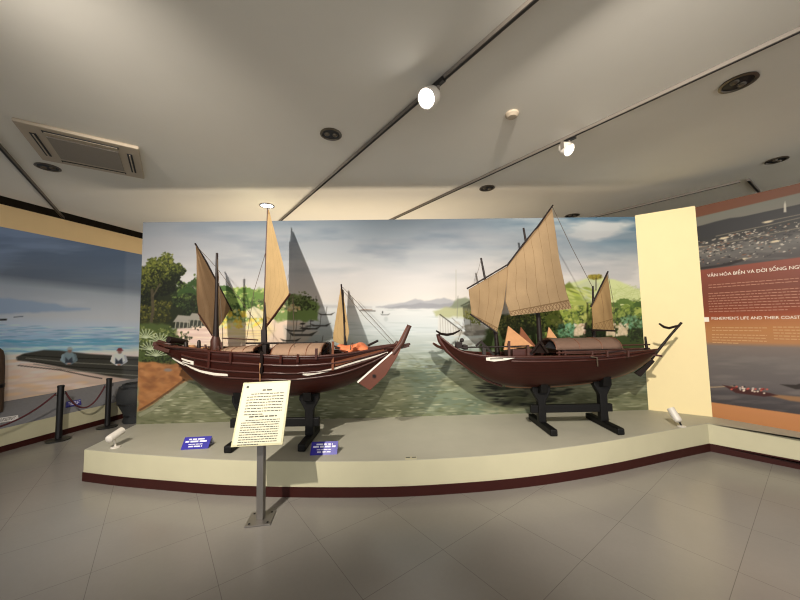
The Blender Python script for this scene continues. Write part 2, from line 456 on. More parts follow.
# sea streaks
for _ in range(420):
    y = random.uniform(310, 372); q = (y - 305) / 70
    x = random.uniform(250, 645)
    c.ell(x, y, random.uniform(4, 16), 0.35 + q * 0.6, random.choice([(222, 226, 224), (176, 188, 190), (150, 166, 166), (196, 206, 206)]), 0.35, random.uniform(-.04, .04))
wn = c.noise(26, 6, 4, 21); low = np.clip((c.Y - 350) / 25, 0, 1)
c.blend(np.clip((wn - 0.5) * 5, 0, 1) * low, (146, 148, 116), 0.5)
c.blend(np.clip((0.47 - wn) * 6, 0, 1) * low, (86, 90, 62), 0.5)
c.blend(np.clip((c.noise(60, 20, 3, 31) - 0.5) * 4, 0, 1) * np.clip((c.Y - 340) / 20, 0, 1) * np.clip((c.X - 380) / 40, 0, 1), (98, 120, 108), 0.5)
for _ in range(1900):
    y = random.uniform(358, 424); x = random.uniform(140, 648); w = random.uniform(1.5, 6)
    c.ell(x, y, w, 0.35 + (y - 350) / 220, random.choice([(166, 168, 138), (190, 190, 160), (92, 98, 68), (128, 132, 98), (76, 82, 56), (108, 112, 78)]), 0.5, random.uniform(-.08, .08))
for _ in range(60):
    y = random.uniform(388, 422); x = random.uniform(150, 420); c.ell(x, y, random.uniform(2, 4.5), 0.4, (214, 212, 184), 0.7, random.uniform(-.1, .1))
# beach and village at left
c.poly([(165, 333), (200, 322), (262, 316), (300, 320), (318, 332), (300, 346), (280, 356), (150, 356)], (236, 212, 190), 1, 3, 4, 6)
c.poly([(176, 322), (222, 316), (226, 332), (206, 344), (176, 344)], (226, 196, 188), 0.75, 2, 2, 8)
c.poly([(222, 320), (262, 306), (272, 330), (262, 342), (222, 336)], (246, 226, 150), 0.7, 5, 4, 9)
for _ in range(60): c.ell(random.uniform(175, 265), random.uniform(324, 346), random.uniform(6, 14), 0.6, random.choice([(250, 234, 214), (206, 178, 160), (240, 214, 180)]), 0.5)
c.poly([(206, 300), (226, 288), (246, 292), (262, 286), (284, 292), (302, 296), (318, 304), (318, 320), (206, 322)], (120, 146, 78), 1, 1.2, 4, 10)
c.crown(238, 300, 36, 14, [(62, 88, 38), (110, 142, 64), (160, 184, 96), (196, 208, 130)], 260, 3.2)
c.crown(290, 302, 26, 8, [(58, 70, 40), (84, 100, 56), (120, 132, 84)], 120, 2.4)
for x, y, r in ((254, 296, 8), (246, 292, 9), (262, 298, 7), (224, 290, 9), (234, 302, 8)): c.palm(x, y, r, random.choice([(104, 138, 62), (140, 168, 84), (74, 106, 50)]))
c.dabs(90, 220, 310, 266, 328, 2.2, [(252, 226, 92), (246, 200, 60), (222, 232, 170)], 0.9)
c.dabs(30, 258, 304, 300, 312, 1.8, [(236, 214, 160), (214, 180, 120), (248, 232, 190)], 0.9)
c.poly([(246, 312), (254, 306), (264, 312), (263, 318), (247, 318)], (232, 222, 190), 0.9)
# tall trees on the left
c.poly([(138, 268), (150, 264), (164, 268), (172, 278), (180, 292), (194, 290), (204, 300), (208, 314), (196, 322), (172, 330), (138, 332)], (32, 38, 20), 1, 1.5, 5, 12)
c.crown(160, 276, 22, 18, [(16, 20, 10), (30, 36, 16), (50, 58, 24), (82, 88, 36), (122, 126, 54), (96, 104, 44)], 520, 2.8)
c.crown(148, 288, 14, 18, [(16, 20, 10), (36, 42, 18), (70, 76, 32), (110, 112, 48)], 260, 2.6)
c.crown(174, 272, 9, 10, [(20, 26, 12), (46, 54, 24), (86, 94, 40), (130, 132, 60)], 140, 2.4)
c.crown(192, 300, 16, 22, [(18, 26, 14), (34, 46, 24), (56, 72, 36), (92, 110, 54)], 280, 2.4)
c.crown(156, 316, 16, 16, [(40, 42, 18), (66, 68, 26), (104, 100, 42)], 150, 2.6)
c.line([(152, 290), (153, 310), (150, 330)], 3, (74, 66, 50), .9); c.line([(153, 296), (160, 284)], 1.6, (84, 76, 58), .8)
for x, y, r in ((196, 285, 10), (206, 292, 9), (188, 292, 10)): c.palm(x, y, r, (50, 74, 34))
for x0, y0 in ((176, 322), (190, 320)):                                  # thatched huts
    c.poly([(x0 - 3, y0), (x0 + 2, y0 - 7), (x0 + 14, y0 - 6), (x0 + 18, y0 + 1)], (150, 146, 136), 1)
    c.poly([(x0 - 1, y0), (x0 + 16, y0 + 1), (x0 + 16, y0 + 6), (x0, y0 + 6)], (58, 60, 52), 1)
    for q in range(5): c.line([(x0 + q * 4, y0), (x0 + q * 4 - 1, y0 + 7)], .8, (190, 186, 170), .8)
# bushes and spiky plants over the red bank
c.poly([(138, 322), (170, 326), (186, 344), (192, 362), (170, 368), (138, 368)], (70, 84, 42), 1, 1.5, 3, 14)
c.crown(160, 346, 26, 20, [(30, 38, 18), (54, 66, 30), (88, 100, 50), (130, 138, 80)], 260, 2.4)
for x, y in ((150, 350), (160, 342), (146, 338), (156, 356)):
    for k in range(9):
        a = -math.pi * (k + .5) / 9; c.line([(x, y), (x + 11 * math.cos(a), y + 9 * math.sin(a))], .9, (186, 196, 164), .85)
c.poly([(138, 362), (168, 364), (186, 362), (205, 378), (184, 381), (166, 394), (150, 406), (138, 412)], (164, 112, 68), 1, 1, 2, 15)
bn = c.noise(14, 6, 3, 17)
bank = np.zeros_like(bn); tmp = c.a.copy()
c.dabs(160, 140, 364, 190, 408, 3, [(190, 136, 88), (146, 94, 56), (176, 120, 72), (120, 78, 48)], 0.45, 2.0, lambda x, y: y < 412 - (x - 140) * .62 - 3 and y > 364)
c.line([(140, 410), (152, 403), (168, 392), (184, 380)], 2, (96, 66, 42), .8)
c.line([(140, 415), (152, 409), (170, 395), (186, 383)], 3.4, (150, 150, 124), .75)
c.ell(168, 370, 4, 1.6, (132, 122, 116), .9)
# moored boats in the middle of the bay
def sloop(x, y, s, cc, al=.9):
    c.poly([(x - 10 * s, y - 1.5 * s), (x - 7 * s, y + 1.5 * s), (x + 7 * s, y + 1.5 * s), (x + 11 * s, y - 2 * s), (x + 5 * s, y), (x - 5 * s, y)], cc, al, .5)
c.poly([(284, 326), (330, 322), (338, 345), (286, 345)], (150, 158, 156), .5, 2)
for x, y, s in ((296, 330, 1.1), (310, 328, 1), (320, 325, 1), (302, 334, 1.4), (290, 340, 1), (326, 314, .8), (322, 342, .7)):
    sloop(x, y, s, (52, 50, 46)); c.line([(x, y), (x + 1, y - 9 * s)], .6, (70, 66, 58), .8)
c.line([(293, 296), (294, 334)], .9, (120, 108, 80), .8); c.line([(316, 296), (316, 312)], .6, (60, 58, 50), .8)
for k in range(10): c.ell(random.uniform(300, 312), random.uniform(320, 332), 2.5, .6, (40, 38, 34), .7)
c.line([(360, 310.5), (375, 311)], 1.6, (112, 110, 108), .8); c.line([(362, 309.5), (372, 309.7)], 1, (150, 130, 120), .8)
sloop(385, 314.5, .45, (86, 88, 88)); c.ell(382.6, 312.3, .7, 1.3, (60, 60, 60), .9); c.ell(386, 319, 2, 2.4, (170, 178, 180), .6)
# right bay: island, painted junks
c.poly([(434, 311), (446, 307), (462, 308), (480, 307), (480, 318), (436, 317)], (164, 168, 120), .8, 1.5, 2, 18)
c.poly([(450, 308), (458, 299), (466, 297), (476, 302), (482, 309), (470, 309)], (124, 134, 110), .9, 1, 2, 19)
c.line([(456, 270), (456, 300)], 1, (176, 176, 166), .7); c.line([(458, 296), (457, 318)], .8, (120, 120, 112), .6)
c.poly([(438, 315), (438, 336), (462, 336), (460, 329)], (206, 206, 202), .8, .6)
for k in range(8): c.line([(440 + k * 2.6, 316 + k * 1.8), (440.5 + k * 2.6, 334)], .6, (140, 136, 128), .7)
c.line([(440, 314.5), (462, 331)], 1.1, (58, 52, 46), .9)
c.poly([(458, 332), (490, 329), (486, 335), (466, 336)], (110, 106, 98), .9); c.poly([(464, 325), (484, 324), (486, 330), (466, 331)], (150, 146, 134), .9)
c.poly([(452, 342), (486, 338), (484, 344), (456, 346)], (140, 142, 136), .7); c.line([(470, 318), (472, 336)], .8, (90, 84, 76), .8); c.line([(452, 318), (470, 334)], .7, (110, 104, 96), .8)
c.dabs(40, 452, 322, 492, 346, 2, [(170, 168, 156), (126, 124, 114), (196, 196, 188)], .6, 2)
c.crown(474, 316, 9, 7, [(104, 112, 50), (150, 156, 76), (178, 180, 100)], 50, 2)
# right shore: hills, groves and houses
c.poly([(556, 296), (566, 286), (578, 280), (592, 277), (612, 279), (628, 286), (646, 292), (650, 320), (556, 322)], (206, 216, 160), 1, 1.2, 2, 22)
c.poly([(602, 279), (616, 280), (632, 287), (648, 292), (648, 312), (606, 306)], (214, 224, 164), .9, 1.5, 1, 24)
c.poly([(560, 290), (568, 283), (580, 292), (590, 300), (580, 306), (560, 304)], (150, 168, 76), .8, 1.5, 2, 25)
c.poly([(575, 287), (590, 279), (600, 284), (594, 296), (584, 300)], (190, 198, 168), .7, 1.5, 1, 26)
c.poly([(563, 286), (569, 282), (574, 288), (580, 294), (570, 292)], (104, 118, 44), .85, 1, 1, 27)
for k in range(40): c.ell(random.uniform(562, 592), random.uniform(288, 304), random.uniform(2, 6), 1, random.choice([(172, 188, 80), (208, 214, 130), (140, 158, 70)]), .6, .3)
c.ell(595, 277, 6.5, 2.6, (132, 120, 40), .95); c.dabs(20, 589, 275, 601, 279, 1.4, [(110, 100, 30), (160, 146, 56)], .9)
c.line([(596, 278), (596, 290)], 1, (60, 52, 40), .9)
c.poly([(500, 316), (540, 312), (570, 308), (592, 304), (616, 306), (634, 302), (650, 304), (650, 352), (480, 352), (486, 330)], (54, 70, 32), 1, 1.5, 4, 28)
c.crown(570, 324, 40, 18, [(30, 40, 18), (52, 72, 30), (84, 108, 42), (128, 146, 60), (166, 178, 84)], 480, 2.6)
c.crown(630, 322, 22, 18, [(30, 40, 20), (52, 72, 34), (84, 106, 50), (128, 146, 76)], 320, 2.4)
c.crown(512, 328, 22, 14, [(50, 56, 26), (80, 88, 40), (120, 124, 60)], 200, 2.4)
c.dabs(130, 548, 306, 594, 326, 2.2, [(150, 168, 70), (184, 192, 96), (112, 134, 52), (204, 204, 120)], .7)
c.dabs(60, 600, 306, 646, 318, 2.2, [(140, 160, 72), (176, 188, 100), (104, 128, 54)], .7)
for x_, y_, r_ in ((566, 308, 7), (580, 304, 7), (606, 306, 8), (632, 306, 9), (643, 312, 8), (552, 318, 7)): c.palm(x_, y_, r_, random.choice([(128, 150, 64), (92, 118, 48), (168, 180, 92)]))
for k in range(60): c.line([(random.uniform(604, 646), 284 + random.uniform(0, 18)), (random.uniform(604, 646), 290 + random.uniform(0, 18))], .7, random.choice([(190, 204, 140), (222, 228, 178), (176, 192, 120)]), .35)
c.dabs(90, 558, 324, 576, 338, 1.8, [(104, 160, 126), (78, 128, 90), (140, 184, 148), (50, 74, 44)], .9)
c.dabs(60, 620, 316, 642, 328, 1.8, [(112, 160, 126), (84, 130, 90), (144, 178, 140), (50, 72, 40)], .8)
c.dabs(40, 574, 324, 586, 336, 1.6, [(238, 222, 196), (210, 170, 150), (90, 80, 60)], .9)
c.dabs(40, 606, 324, 628, 336, 1.7, [(244, 232, 206), (226, 206, 170), (150, 130, 90)], .9)
for x in (578, 610, 622): c.poly([(x - 4, 330), (x, 325), (x + 5, 329), (x + 5, 335), (x - 4, 336)], (226, 206, 176), .85)
c.palm(640, 306, 9, (70, 96, 44)); c.palm(624, 303, 9, (96, 122, 56)); c.palm(614, 306, 7, (84, 110, 50))
c.poly([(500, 352), (650, 352), (650, 358), (500, 358)], (120, 128, 96), .5, 2)
# dark painted ripples mixed with the right boat's hull shadow, put into the colour
for k in range(90):
    y = random.uniform(383, 406); w = 46 * (1 - abs(y - 390) / 34)
    c.ell(524 + random.uniform(-w, w), y, random.uniform(4, 12), .9, random.choice([(30, 34, 28), (44, 48, 38), (24, 26, 22)]), .8, random.uniform(-.08, .08))
c.dabs(30, 486, 388, 560, 412, 3, [(96, 100, 74), (150, 150, 122)], .6, 3)
M_canvas = c
base = (ML + MR) / 2
mural = MB(); t = (MR - ML).normalized(); nb = Vector((-t.y, t.x, 0))
mural.prism([ML + nb * 0.004, MR + nb * 0.004, MR + nb * 0.12, ML + nb * 0.12], (0, 0, WTOP))
struct(mural.build('wall_center', M_cream))
up = lambda p, z: Vector((p.x, p.y, z))
mu = painted_panel('harbour_mural', up(ML, PZ), up(MR, PZ), up(MR, WTOP), up(ML, WTOP), 900, 350, c, 1.25, M_paint, base=up(base, PZ))
tag(mu, 'wide painted harbour landscape with beach, trees and bay covering the wall behind both boats', 'mural')

# ------------------------------------------------------------------ cream return wall
b = MB(); t = (SP - MR).normalized(); nb = Vector((-t.y, t.x, 0))
b.prism([MR, SP, SP + nb * 0.1, MR + nb * 0.1], (0, 0, WTOP + .02)); struct(b.build('wall_return', M_cream))

# ------------------------------------------------------------------ left wall with its painting, ledge and skirting
A = LW0 - LW_dir * 3.6; B = LW0 + LW_dir * 5.0
b = MB(); b.prism([A - LW_n * .004, B - LW_n * .004, B - LW_n * .12, A - LW_n * .12], (0, 0, 3.14)); struct(b.build('wall_left', M_band))
c = Canvas(-330, 205, 150, 420, 3)
# the painting's own rows follow the wall: h runs 0 at the top edge to 1 at the bottom edge
def lw_h(X, Y):
    topy = 226.5 + X * 0.199; boty = 402 - X * 0.122
    return (Y - topy) / (boty - topy)
H = lw_h(c.X, c.Y)
stops = [(0, (66, 78, 94)), (.14, (70, 80, 92)), (.27, (74, 80, 86)), (.33, (116, 120, 122)), (.5, (140, 140, 138)), (.56, (140, 146, 150)), (.62, (122, 136, 146)),
         (.68, (98, 122, 134)), (.715, (140, 156, 160)), (.75, (178, 166, 156)), (.82, (176, 152, 132)), (1.0, (150, 128, 108))]
c.a = np.stack([np.interp(H, [s[0] for s in stops], [s[1][k] for s in stops]) for k in range(3)], -1)
n = c.noise(120, 14, 5, 41)
c.blend(np.clip((n - .5) * 5, 0, 1) * np.clip((.36 - H) / .1, 0, 1), (104, 116, 132), .5)
c.blend(np.clip((.48 - n) * 5, 0, 1) * np.clip((.36 - H) / .1, 0, 1), (58, 68, 80), .3)
c.blend(np.clip((c.noise(90, 20, 4, 43) - .5) * 4, 0, 1) * np.clip((.5 - H) / .1, 0, 1) * np.clip((H - .3) / .08, 0, 1), (150, 148, 146), .5)
c.poly([(-40, 312), (-20, 300), (0, 298.5), (10, 298), (20, 300.5), (32, 301), (44, 303.5), (56, 304), (66, 307), (90, 308.5), (90, 310), (-40, 316)], (106, 118, 130), .9, 1.2, 1, 44)
for _ in range(260):
    x = random.uniform(-120, 140); h = random.uniform(.56, .70); y = (226.5 + x * .199) + h * ((402 - x * .122) - (226.5 + x * .199))
    c.ell(x, y, random.uniform(4, 12), .6, random.choice([(160, 172, 178), (86, 122, 136), (120, 148, 158), (70, 106, 122)]), .4, -.02)
for h0, cc in ((.655, (66, 116, 132)), (.68, (76, 122, 134)), (.70, (140, 158, 162)), (.715, (92, 128, 136))):
    for _ in range(50):
        x = random.uniform(-120, 130); h = h0 + random.uniform(-.008, .008); y = (226.5 + x * .199) + h * ((402 - x * .122) - (226.5 + x * .199))
        c.ell(x, y, random.uniform(5, 10), .7, cc, .6, .03)
for _ in range(90):
    x = random.uniform(-100, 120); h = random.uniform(.74, 1); y = (226.5 + x * .199) + h * ((402 - x * .122) - (226.5 + x * .199))
    c.ell(x, y, random.uniform(6, 16), 1.6, random.choice([(190, 160, 136), (168, 140, 116), (184, 164, 150), (176, 140, 96)]), .45, -.1)
c.line([(14, 317), (23, 316.6)], 1.2, (76, 82, 90), .9); c.line([(-6, 320), (6, 319.6)], 1.8, (24, 24, 28), 1)
# long dark bamboo raft on the sand, two men crouching on it
c.poly([(20, 364), (48, 367), (80, 372), (112, 380), (142, 389), (142, 384), (110, 372), (60, 364)], (150, 128, 112), .9, 1)
c.poly([(16, 357), (24, 353.5), (44, 350), (60, 350.5), (90, 354), (142, 357), (142, 381), (108, 376), (70, 369), (40, 363), (17, 360.5)], (46, 44, 38), 1, .7)
for k, (ya, yb) in enumerate(((354, 360), (357, 366), (360.5, 371), (363, 376))): c.line([(22 + k * 4, ya + 1), (70, (ya + yb) / 2 + 1), (142, yb)], .9, (96, 92, 78) if k % 2 else (20, 20, 18), .9)
c.line([(18, 365.5), (60, 370), (88, 376), (102, 378.5)], 1.2, (56, 46, 40), .9)
for x, y, hat, sh in ((69, 356, (120, 126, 120), (92, 104, 104)), (119, 357, (92, 38, 40), (164, 162, 158))):
    c.poly([(x - 7, y + 6), (x - 6.5, y - 1), (x - 3, y - 4), (x + 3, y - 4), (x + 6.5, y - 1), (x + 7, y + 6), (x + 3, y + 7), (x - 3, y + 7)], sh, 1, .6)
    c.line([(x - 6, y - 1), (x - 7.5, y + 4), (x - 2, y + 7.5)], 2.2, tuple(min(255, q + 14) for q in sh), 1); c.line([(x + 6, y - 1), (x + 7.5, y + 4), (x + 2, y + 7.5)], 2.2, tuple(q * .85 for q in sh), 1)
    c.poly([(x - 4, y + 7), (x - 3.5, y + 1), (x - .5, y + 4), (x + 3, y + 1), (x + 4, y + 7)], (40, 44, 50), 1, .6)
    c.ell(x + .8, y - 5.6, 2.1, 2.4, (104, 80, 68), 1); c.poly([(x - 2.6, y - 6.2), (x - .6, y - 9), (x + 2.4, y - 9), (x + 4.4, y - 6.2)], hat, 1, .5); c.ell(x, y + 7.6, 2, .8, (150, 116, 98), .9)
c.poly([(126, 240), (150, 240), (150, 392), (122, 392)], (150, 150, 150), .12, 2)
c.a = np.clip(c.a * np.array([.95, 1.0, 1.10]), 0, 255)
zb, zt = 0.50, 2.84
Ap = LW0 - LW_dir * 2.6
pl = painted_panel('beach_mural', up(Ap, zb - .1), up(B, zb - .1), up(B, zt), up(Ap, zt), 640, 260, c, 0.40, M_paint, base=up((Ap + B) / 2, zb))
tag(pl, 'painted beach scene with grey sea and dark raft along the left wall', 'mural')
b = MB()
FA = LF0 - LW_dir * 3.6; FB = LF0 + LW_dir * 4.6; WA = LW0 - LW_dir * 3.6; WB = LW0 + LW_dir * 4.6
led = thing('display_ledge', up((FA + FB) / 2, 0), 'long low ledge with cream face and sloping grey top along the left wall', 'ledge')
b.prism([up(FA, .06), up(FB, .06), up(WB, .06), up(WA, .06)], (0, 0, .225)); b.build('face', M_plinth, led)
b = MB(); b.prism([up(FA, .286), up(WA, .286), up(WA, .56)], FB - FA); b.build('top', M_grey, led)
b = MB(); q = LW_n * .008
b.prism([FA + q, FB + q, FB - LW_n * .1, FA - LW_n * .1], (0, 0, .075)); b.build('skirting', M_skirt, led)

# ------------------------------------------------------------------ right wall: printed banner
rd = (RB - SP).normalized(); rn = Vector((rd.y, -rd.x, 0))
if rn.dot(CAM - SP) < 0: rn = -rn
b = MB(); b.prism([SP - rn * .004, RB - rn * .004, RB - rn * .1, SP - rn * .1], (0, 0, WTOP - .004)); struct(b.build('wall_right', M_cream))
c = Canvas(685, 60, 1150, 700, 2)
# banner rows follow the wall's perspective
def rb_h(X, Y):
    ty = 206 + (X - 694) * -.262; by = 412.5 + (X - 694) * .165
    return (Y - ty) / (by - ty)
H = rb_h(c.X, c.Y)
stops = [(0, (100, 63, 46)), (.056, (100, 63, 46)), (.060, (104, 104, 96)), (.102, (106, 104, 96)), (.104, (48, 48, 50)), (.17, (50, 50, 50)), (.21, (66, 64, 64)), (.25, (92, 90, 88)), (.30, (70, 66, 66)),
         (.312, (70, 66, 66)), (.316, (128, 68, 54)), (.42, (112, 60, 46)), (.50, (120, 58, 38)), (.535, (138, 66, 40)), (.56, (160, 102, 62)), (.60, (170, 116, 70)), (.655, (168, 118, 76)), (.675, (118, 106, 100)),
         (.74, (104, 98, 96)), (.84, (96, 90, 90)), (.90, (72, 68, 70)), (.937, (66, 62, 64)), (.94, (186, 128, 84)), (1.0, (178, 122, 78))]
c.a = np.stack([np.interp(H, [s[0] for s in stops], [s[1][k] for s in stops]) for k in range(3)], -1)
def hp(x, h):
    ty = 206 + (x - 694) * -.262; by = 412.5 + (x - 694) * .165
    return (x, ty + h * (by - ty))
c.poly([hp(690, .104), hp(700, .103), hp(716, .098), hp(730, .097), hp(748, .106), hp(765, .104), hp(776, .108), hp(790, .114), hp(820, .112), hp(900, .1), hp(1150, .09), hp(1150, .16), hp(690, .16)], (50, 50, 52), 1, .6)
wn = c.noise(24, 4, 4, 51)
c.blend(np.clip((wn - .5) * 4, 0, 1) * (H > .19) * (H < .312), (122, 118, 112), .5)
rnd = random.Random(5)
for _ in range(620):
    x = rnd.uniform(696, 1140) if rnd.random() < .5 else rnd.uniform(696, 800); h = rnd.choice([rnd.uniform(.17, .20), rnd.uniform(.2, .24), rnd.uniform(.23, .30)])
    px, py = hp(x, h); c.ell(px, py, rnd.uniform(.5, 2.0), rnd.uniform(.3, .6), rnd.choice([(206, 196, 180), (150, 142, 130), (130, 88, 66), (34, 32, 34), (40, 38, 40), (170, 158, 144)]), .8, -.18)
for h, xa, xb in ((.166, 716, 820), (.205, 700, 830), (.145, 762, 1150)): c.line([hp(xa, h), hp((xa + xb) / 2, h - .004), hp(xb, h - .012)], .8, (150, 138, 118), .6)
x, y = hp(785, .102); c.poly([(x - 1.3, y + 5), (x - .8, y - 3), (x, y - 6), (x + .8, y - 3), (x + 1.3, y + 5)], (190, 184, 170), .95)
for xx, h in ((724, .182), (768, .148), (775, .235), (742, .29)): px, py = hp(xx, h); c.ell(px, py, 5, 1, (206, 190, 160), .9, -.18)
c.poly([hp(696, .302), hp(720, .302), hp(742, .286), hp(744, .296), hp(730, .309), hp(697, .312)], (36, 32, 32), .9)
c.blend(np.clip((c.noise(40, 5, 4, 53) - .5) * 4, 0, 1) * (H > .68) * (H < .937), (124, 116, 112), .45)
c.poly([hp(760, .872), hp(800, .868), hp(900, .872), hp(1150, .88), hp(1150, .9), hp(900, .895), hp(790, .888)], (150, 112, 78), .9, .8)
c.line([hp(700, .872), hp(712, .868), hp(735, .852)], .8, (176, 150, 118), .9)
c.poly([hp(722, .852), hp(740, .858), hp(770, .866), hp(778, .872), hp(764, .884), hp(736, .882)], (66, 34, 32), 1, .5)
for _ in range(34): px, py = hp(rnd.uniform(730, 768), rnd.uniform(.850, .87)); c.ell(px, py, 1.2, .8, rnd.choice([(196, 90, 76), (200, 186, 176), (120, 46, 42), (60, 56, 60), (220, 206, 190)]), .9)
for xx in (796, 880): c.poly([hp(xx - 16, .826), hp(xx, .822), hp(xx + 8, .81), hp(xx + 18, .83), hp(xx, .84)], (44, 38, 36), .95)
ban = thing('information_banner', up(SP + rd * 1.0, PZ), 'tall printed information banner in brown and orange with harbour photos on the right wall', 'banner')
bt = WTOP
painted_panel('printed_sheet', up(SP, PZ), up(RB, PZ), up(RB, bt), up(SP, bt), 620, 420, c, 1.0, M_print, parent=ban, ease=1.25)
# writing on the banner
M_white = plain('white lettering', (236, 226, 212), .6, .02); M_soft = plain('pale body lettering', (166, 116, 96), .7, .05); M_soft2 = plain('light tan body lettering', (190, 148, 104), .7, .05)
def ban_pt(x, h):
    px, py = hp(x, h); return atplane(px, py, SP, rn) + rn * .004
def text_right(body, size):
    cu = bpy.data.curves.new('measure', 'FONT'); cu.body = body; cu.size = size; cu.resolution_u = 2
    tmp = bpy.data.objects.new('measure', cu); COL.objects.link(tmp); bpy.context.view_layer.update()
    me = bpy.data.meshes.new_from_object(tmp.evaluated_get(bpy.context.evaluated_depsgraph_get()))
    v = max(q.co.x for q in me.vertices); h = max(q.co.y for q in me.vertices)
    bpy.data.objects.remove(tmp); bpy.data.curves.remove(cu); bpy.data.meshes.remove(me); return v, h
def text_mesh(name, body, size, origin, xdir, ndir, mat, parent, bold=0.0, width=None, horn=None):
    cu = bpy.data.curves.new(name, 'FONT'); cu.body = body; cu.size = size; cu.extrude = .0008; cu.offset = 0.0; cu.resolution_u = 3
    tmp = bpy.data.objects.new(name + '_t', cu); COL.objects.link(tmp); bpy.context.view_layer.update()
    me = bpy.data.meshes.new_from_object(tmp.evaluated_get(bpy.context.evaluated_depsgraph_get()))
    bpy.data.objects.remove(tmp); bpy.data.curves.remove(cu)
    x = Vector(xdir).normalized(); nn = Vector(ndir).normalized(); yv = nn.cross(x)
    xs = [v.co.x for v in me.vertices]; sx = (width / (max(xs) - min(xs))) if width and xs else 1.0
    if horn:                                                # the hook and grave accent over one letter O
        xa, xb = horn[0] + size * .05, horn[1]; hO = horn[2]; bm = bmesh.new(); bm.from_mesh(me); z_ = .0008
        xd = horn[0] - horn[3] + .085 * size
        for quad in (((xd - .09 * size, hO * .45), (xd + .22 * size, hO * .45), (xd + .22 * size, hO * .55), (xd - .09 * size, hO * .55)), ((xb - .18 * size, hO * .90), (xb - .10 * size, hO * .84), (xb + .05 * size, hO * 1.10), (xb - .02 * size, hO * 1.14)),
                     (((xa + xb) / 2 - .16 * size, hO * 1.30), ((xa + xb) / 2 + .02 * size, hO * 1.10), ((xa + xb) / 2 + .10 * size, hO * 1.10), ((xa + xb) / 2 - .05 * size, hO * 1.30))):
            bm.faces.new([bm.verts.new((x_, y_, z_)) for x_, y_ in quad])
        bm.to_mesh(me); bm.free()
    o0 = ORIG[parent.name]
    for v in me.vertices: v.co = Vector(origin) + x * v.co.x * sx + yv * v.co.y + nn * v.co.z - o0
    me.materials.clear(); me.materials.append(mat); me.name = name
    ob = bpy.data.objects.new(name, me); COL.objects.link(ob); ob.parent = parent; ORIG[ob.name] = o0
    return ob
def word_lines(mb, p0, xdir, ydir, nrm, width, lines, pitch, hgt, last=.5, seed=1, indent=0.0, cut=None):
    r = random.Random(seed)
    for k in range(lines):
        x = indent if k == 0 else 0.0; end = width * (last if k == lines - 1 else 1)
        while x < end:
            w = min(r.uniform(1.6, 4.8) * hgt, end - x)
            if w > hgt * .5:
                q = Vector(p0) + xdir * x - ydir * (k * pitch)
                mb.prism([q, q + xdir * w, q + xdir * w + ydir * hgt, q + ydir * hgt], nrm * .0008)
            x += w + hgt * .75
zv = Vector((0, 0, 1))
P1, P2 = ban_pt(707.5, .352), ban_pt(800, .350)
bd = Vector((P2.x - P1.x, P2.y - P1.y, 0)); wpm = bd.length; bd.normalize()
_a, _h = text_right('VĂN HÓA BIỂN VÀ D', .052); _b, _ = text_right('VĂN HÓA BIỂN VÀ DO', .052); _d = text_right('D', .052)[0]; _h = text_right('O', .052)[1]
text_mesh('headline', 'VĂN HÓA BIỂN VÀ DOI SỐNG NGƯ', .052, P1, bd, rn, M_white, ban, 0, wpm * 1.04, (_a, _b, _h, _d))
Q1 = ban_pt(711.5, .553); Q2 = ban_pt(800, .553)
text_mesh('headline', "FISHERMEN'S LIFE AND THEIR COAST", .046, Q1, bd, rn, M_white, ban, .0012, (Q2 - Q1).length * 1.0)
CW = (ban_pt(767, .6) - ban_pt(712, .6)).length
for x, h, wd, nl, last, sd, mt in ((708.5, .392, 1.5, 2, .45, 1, M_soft), (708.5, .432, 1.5, 3, .6, 2, M_soft), (708.5, .468, 1.5, 5, .4, 3, M_soft),
                               (712, .592, CW, 2, .9, 4, M_soft2), (712, .624, CW, 4, .5, 5, M_soft2), (773, .592, .56, 5, .7, 6, M_soft2)):
    for q in range(nl):
        b = MB(); word_lines(b, ban_pt(x, h) - zv * (.031 * q), bd, zv, rn, wd * (last if q == nl - 1 else 1), 1, .031, .0095, 1, sd * 10 + q); b.build('text_line', mt, ban)
b = MB(); q = ban_pt(704.3, .562); b.prism([q, q + bd * .045, q + bd * .045 + zv * .055, q + zv * .055], rn * .001); b.build('number_square', M_white, ban)

# ------------------------------------------------------------------ display platform
front = [(83, 481), (120, 486), (165, 490), (213, 494.3), (263, 496.6), (330, 497.6), (400, 497), (470, 492.6), (520, 487.8), (560, 482.3), (610, 473.5), (650, 464.5), (685, 456.5), (710, 451.3)]
fp = [atz(x, y, 0) for x, y in front]
# smooth the curve
def smooth(pts, it=2):
    for _ in range(it):
        o = [pts[0]]
        for a, d in zip(pts[:-1], pts[1:]): o += [a.lerp(d, .25), a.lerp(d, .75)]
        pts = o + [pts[-1]]
    return pts
fps = smooth(fp, 2)
rl = atz(800, 469.5, 0); rdir = (rl - fp[-1]).normalized(); rend = fp[-1] + rdir * 3.0
lback = Vector((-3.27, 4.1, 0))
outline = fps + [rend] + [RB + rd * .2, SP, MR, Vector((MR.x, MR.y + .02, 0)), Vector((ML.x, ML.y + .02, 0)), ML]
plat = thing('display_platform', Vector((0, 3.4, 0)), 'low curved cream platform with burgundy skirting that carries both model boats', 'platform')
def inset(pts, d):
    out = []
    for i, p in enumerate(pts):
        t = (pts[min(i + 1, len(pts) - 1)] - pts[max(i - 1, 0)]).normalized(); out.append(p + Vector((-t.y, t.x, 0)) * d)
    return out
b = MB(); b.prism([up(p, .07) for p in outline], (0, 0, PZ - .004 - .07)); b.build('body', M_plinth, plat)
b = MB(); b.prism([up(p, PZ - .006) for p in inset(fps + [rend], .004)] + [up(p, PZ - .006) for p in outline[len(fps) + 1:]], (0, 0, .006)); b.build('top', M_plinth2, plat)
sk = inset(fps, -.006)
sk = sk + [sk[-1] + (rend - fp[-1])]
inn = inset(fps + [rend], .05)
b = MB(); b.ribbon([up(p, .085) for p in sk], [up(p, 0) for p in sk], (0, .03, 0))
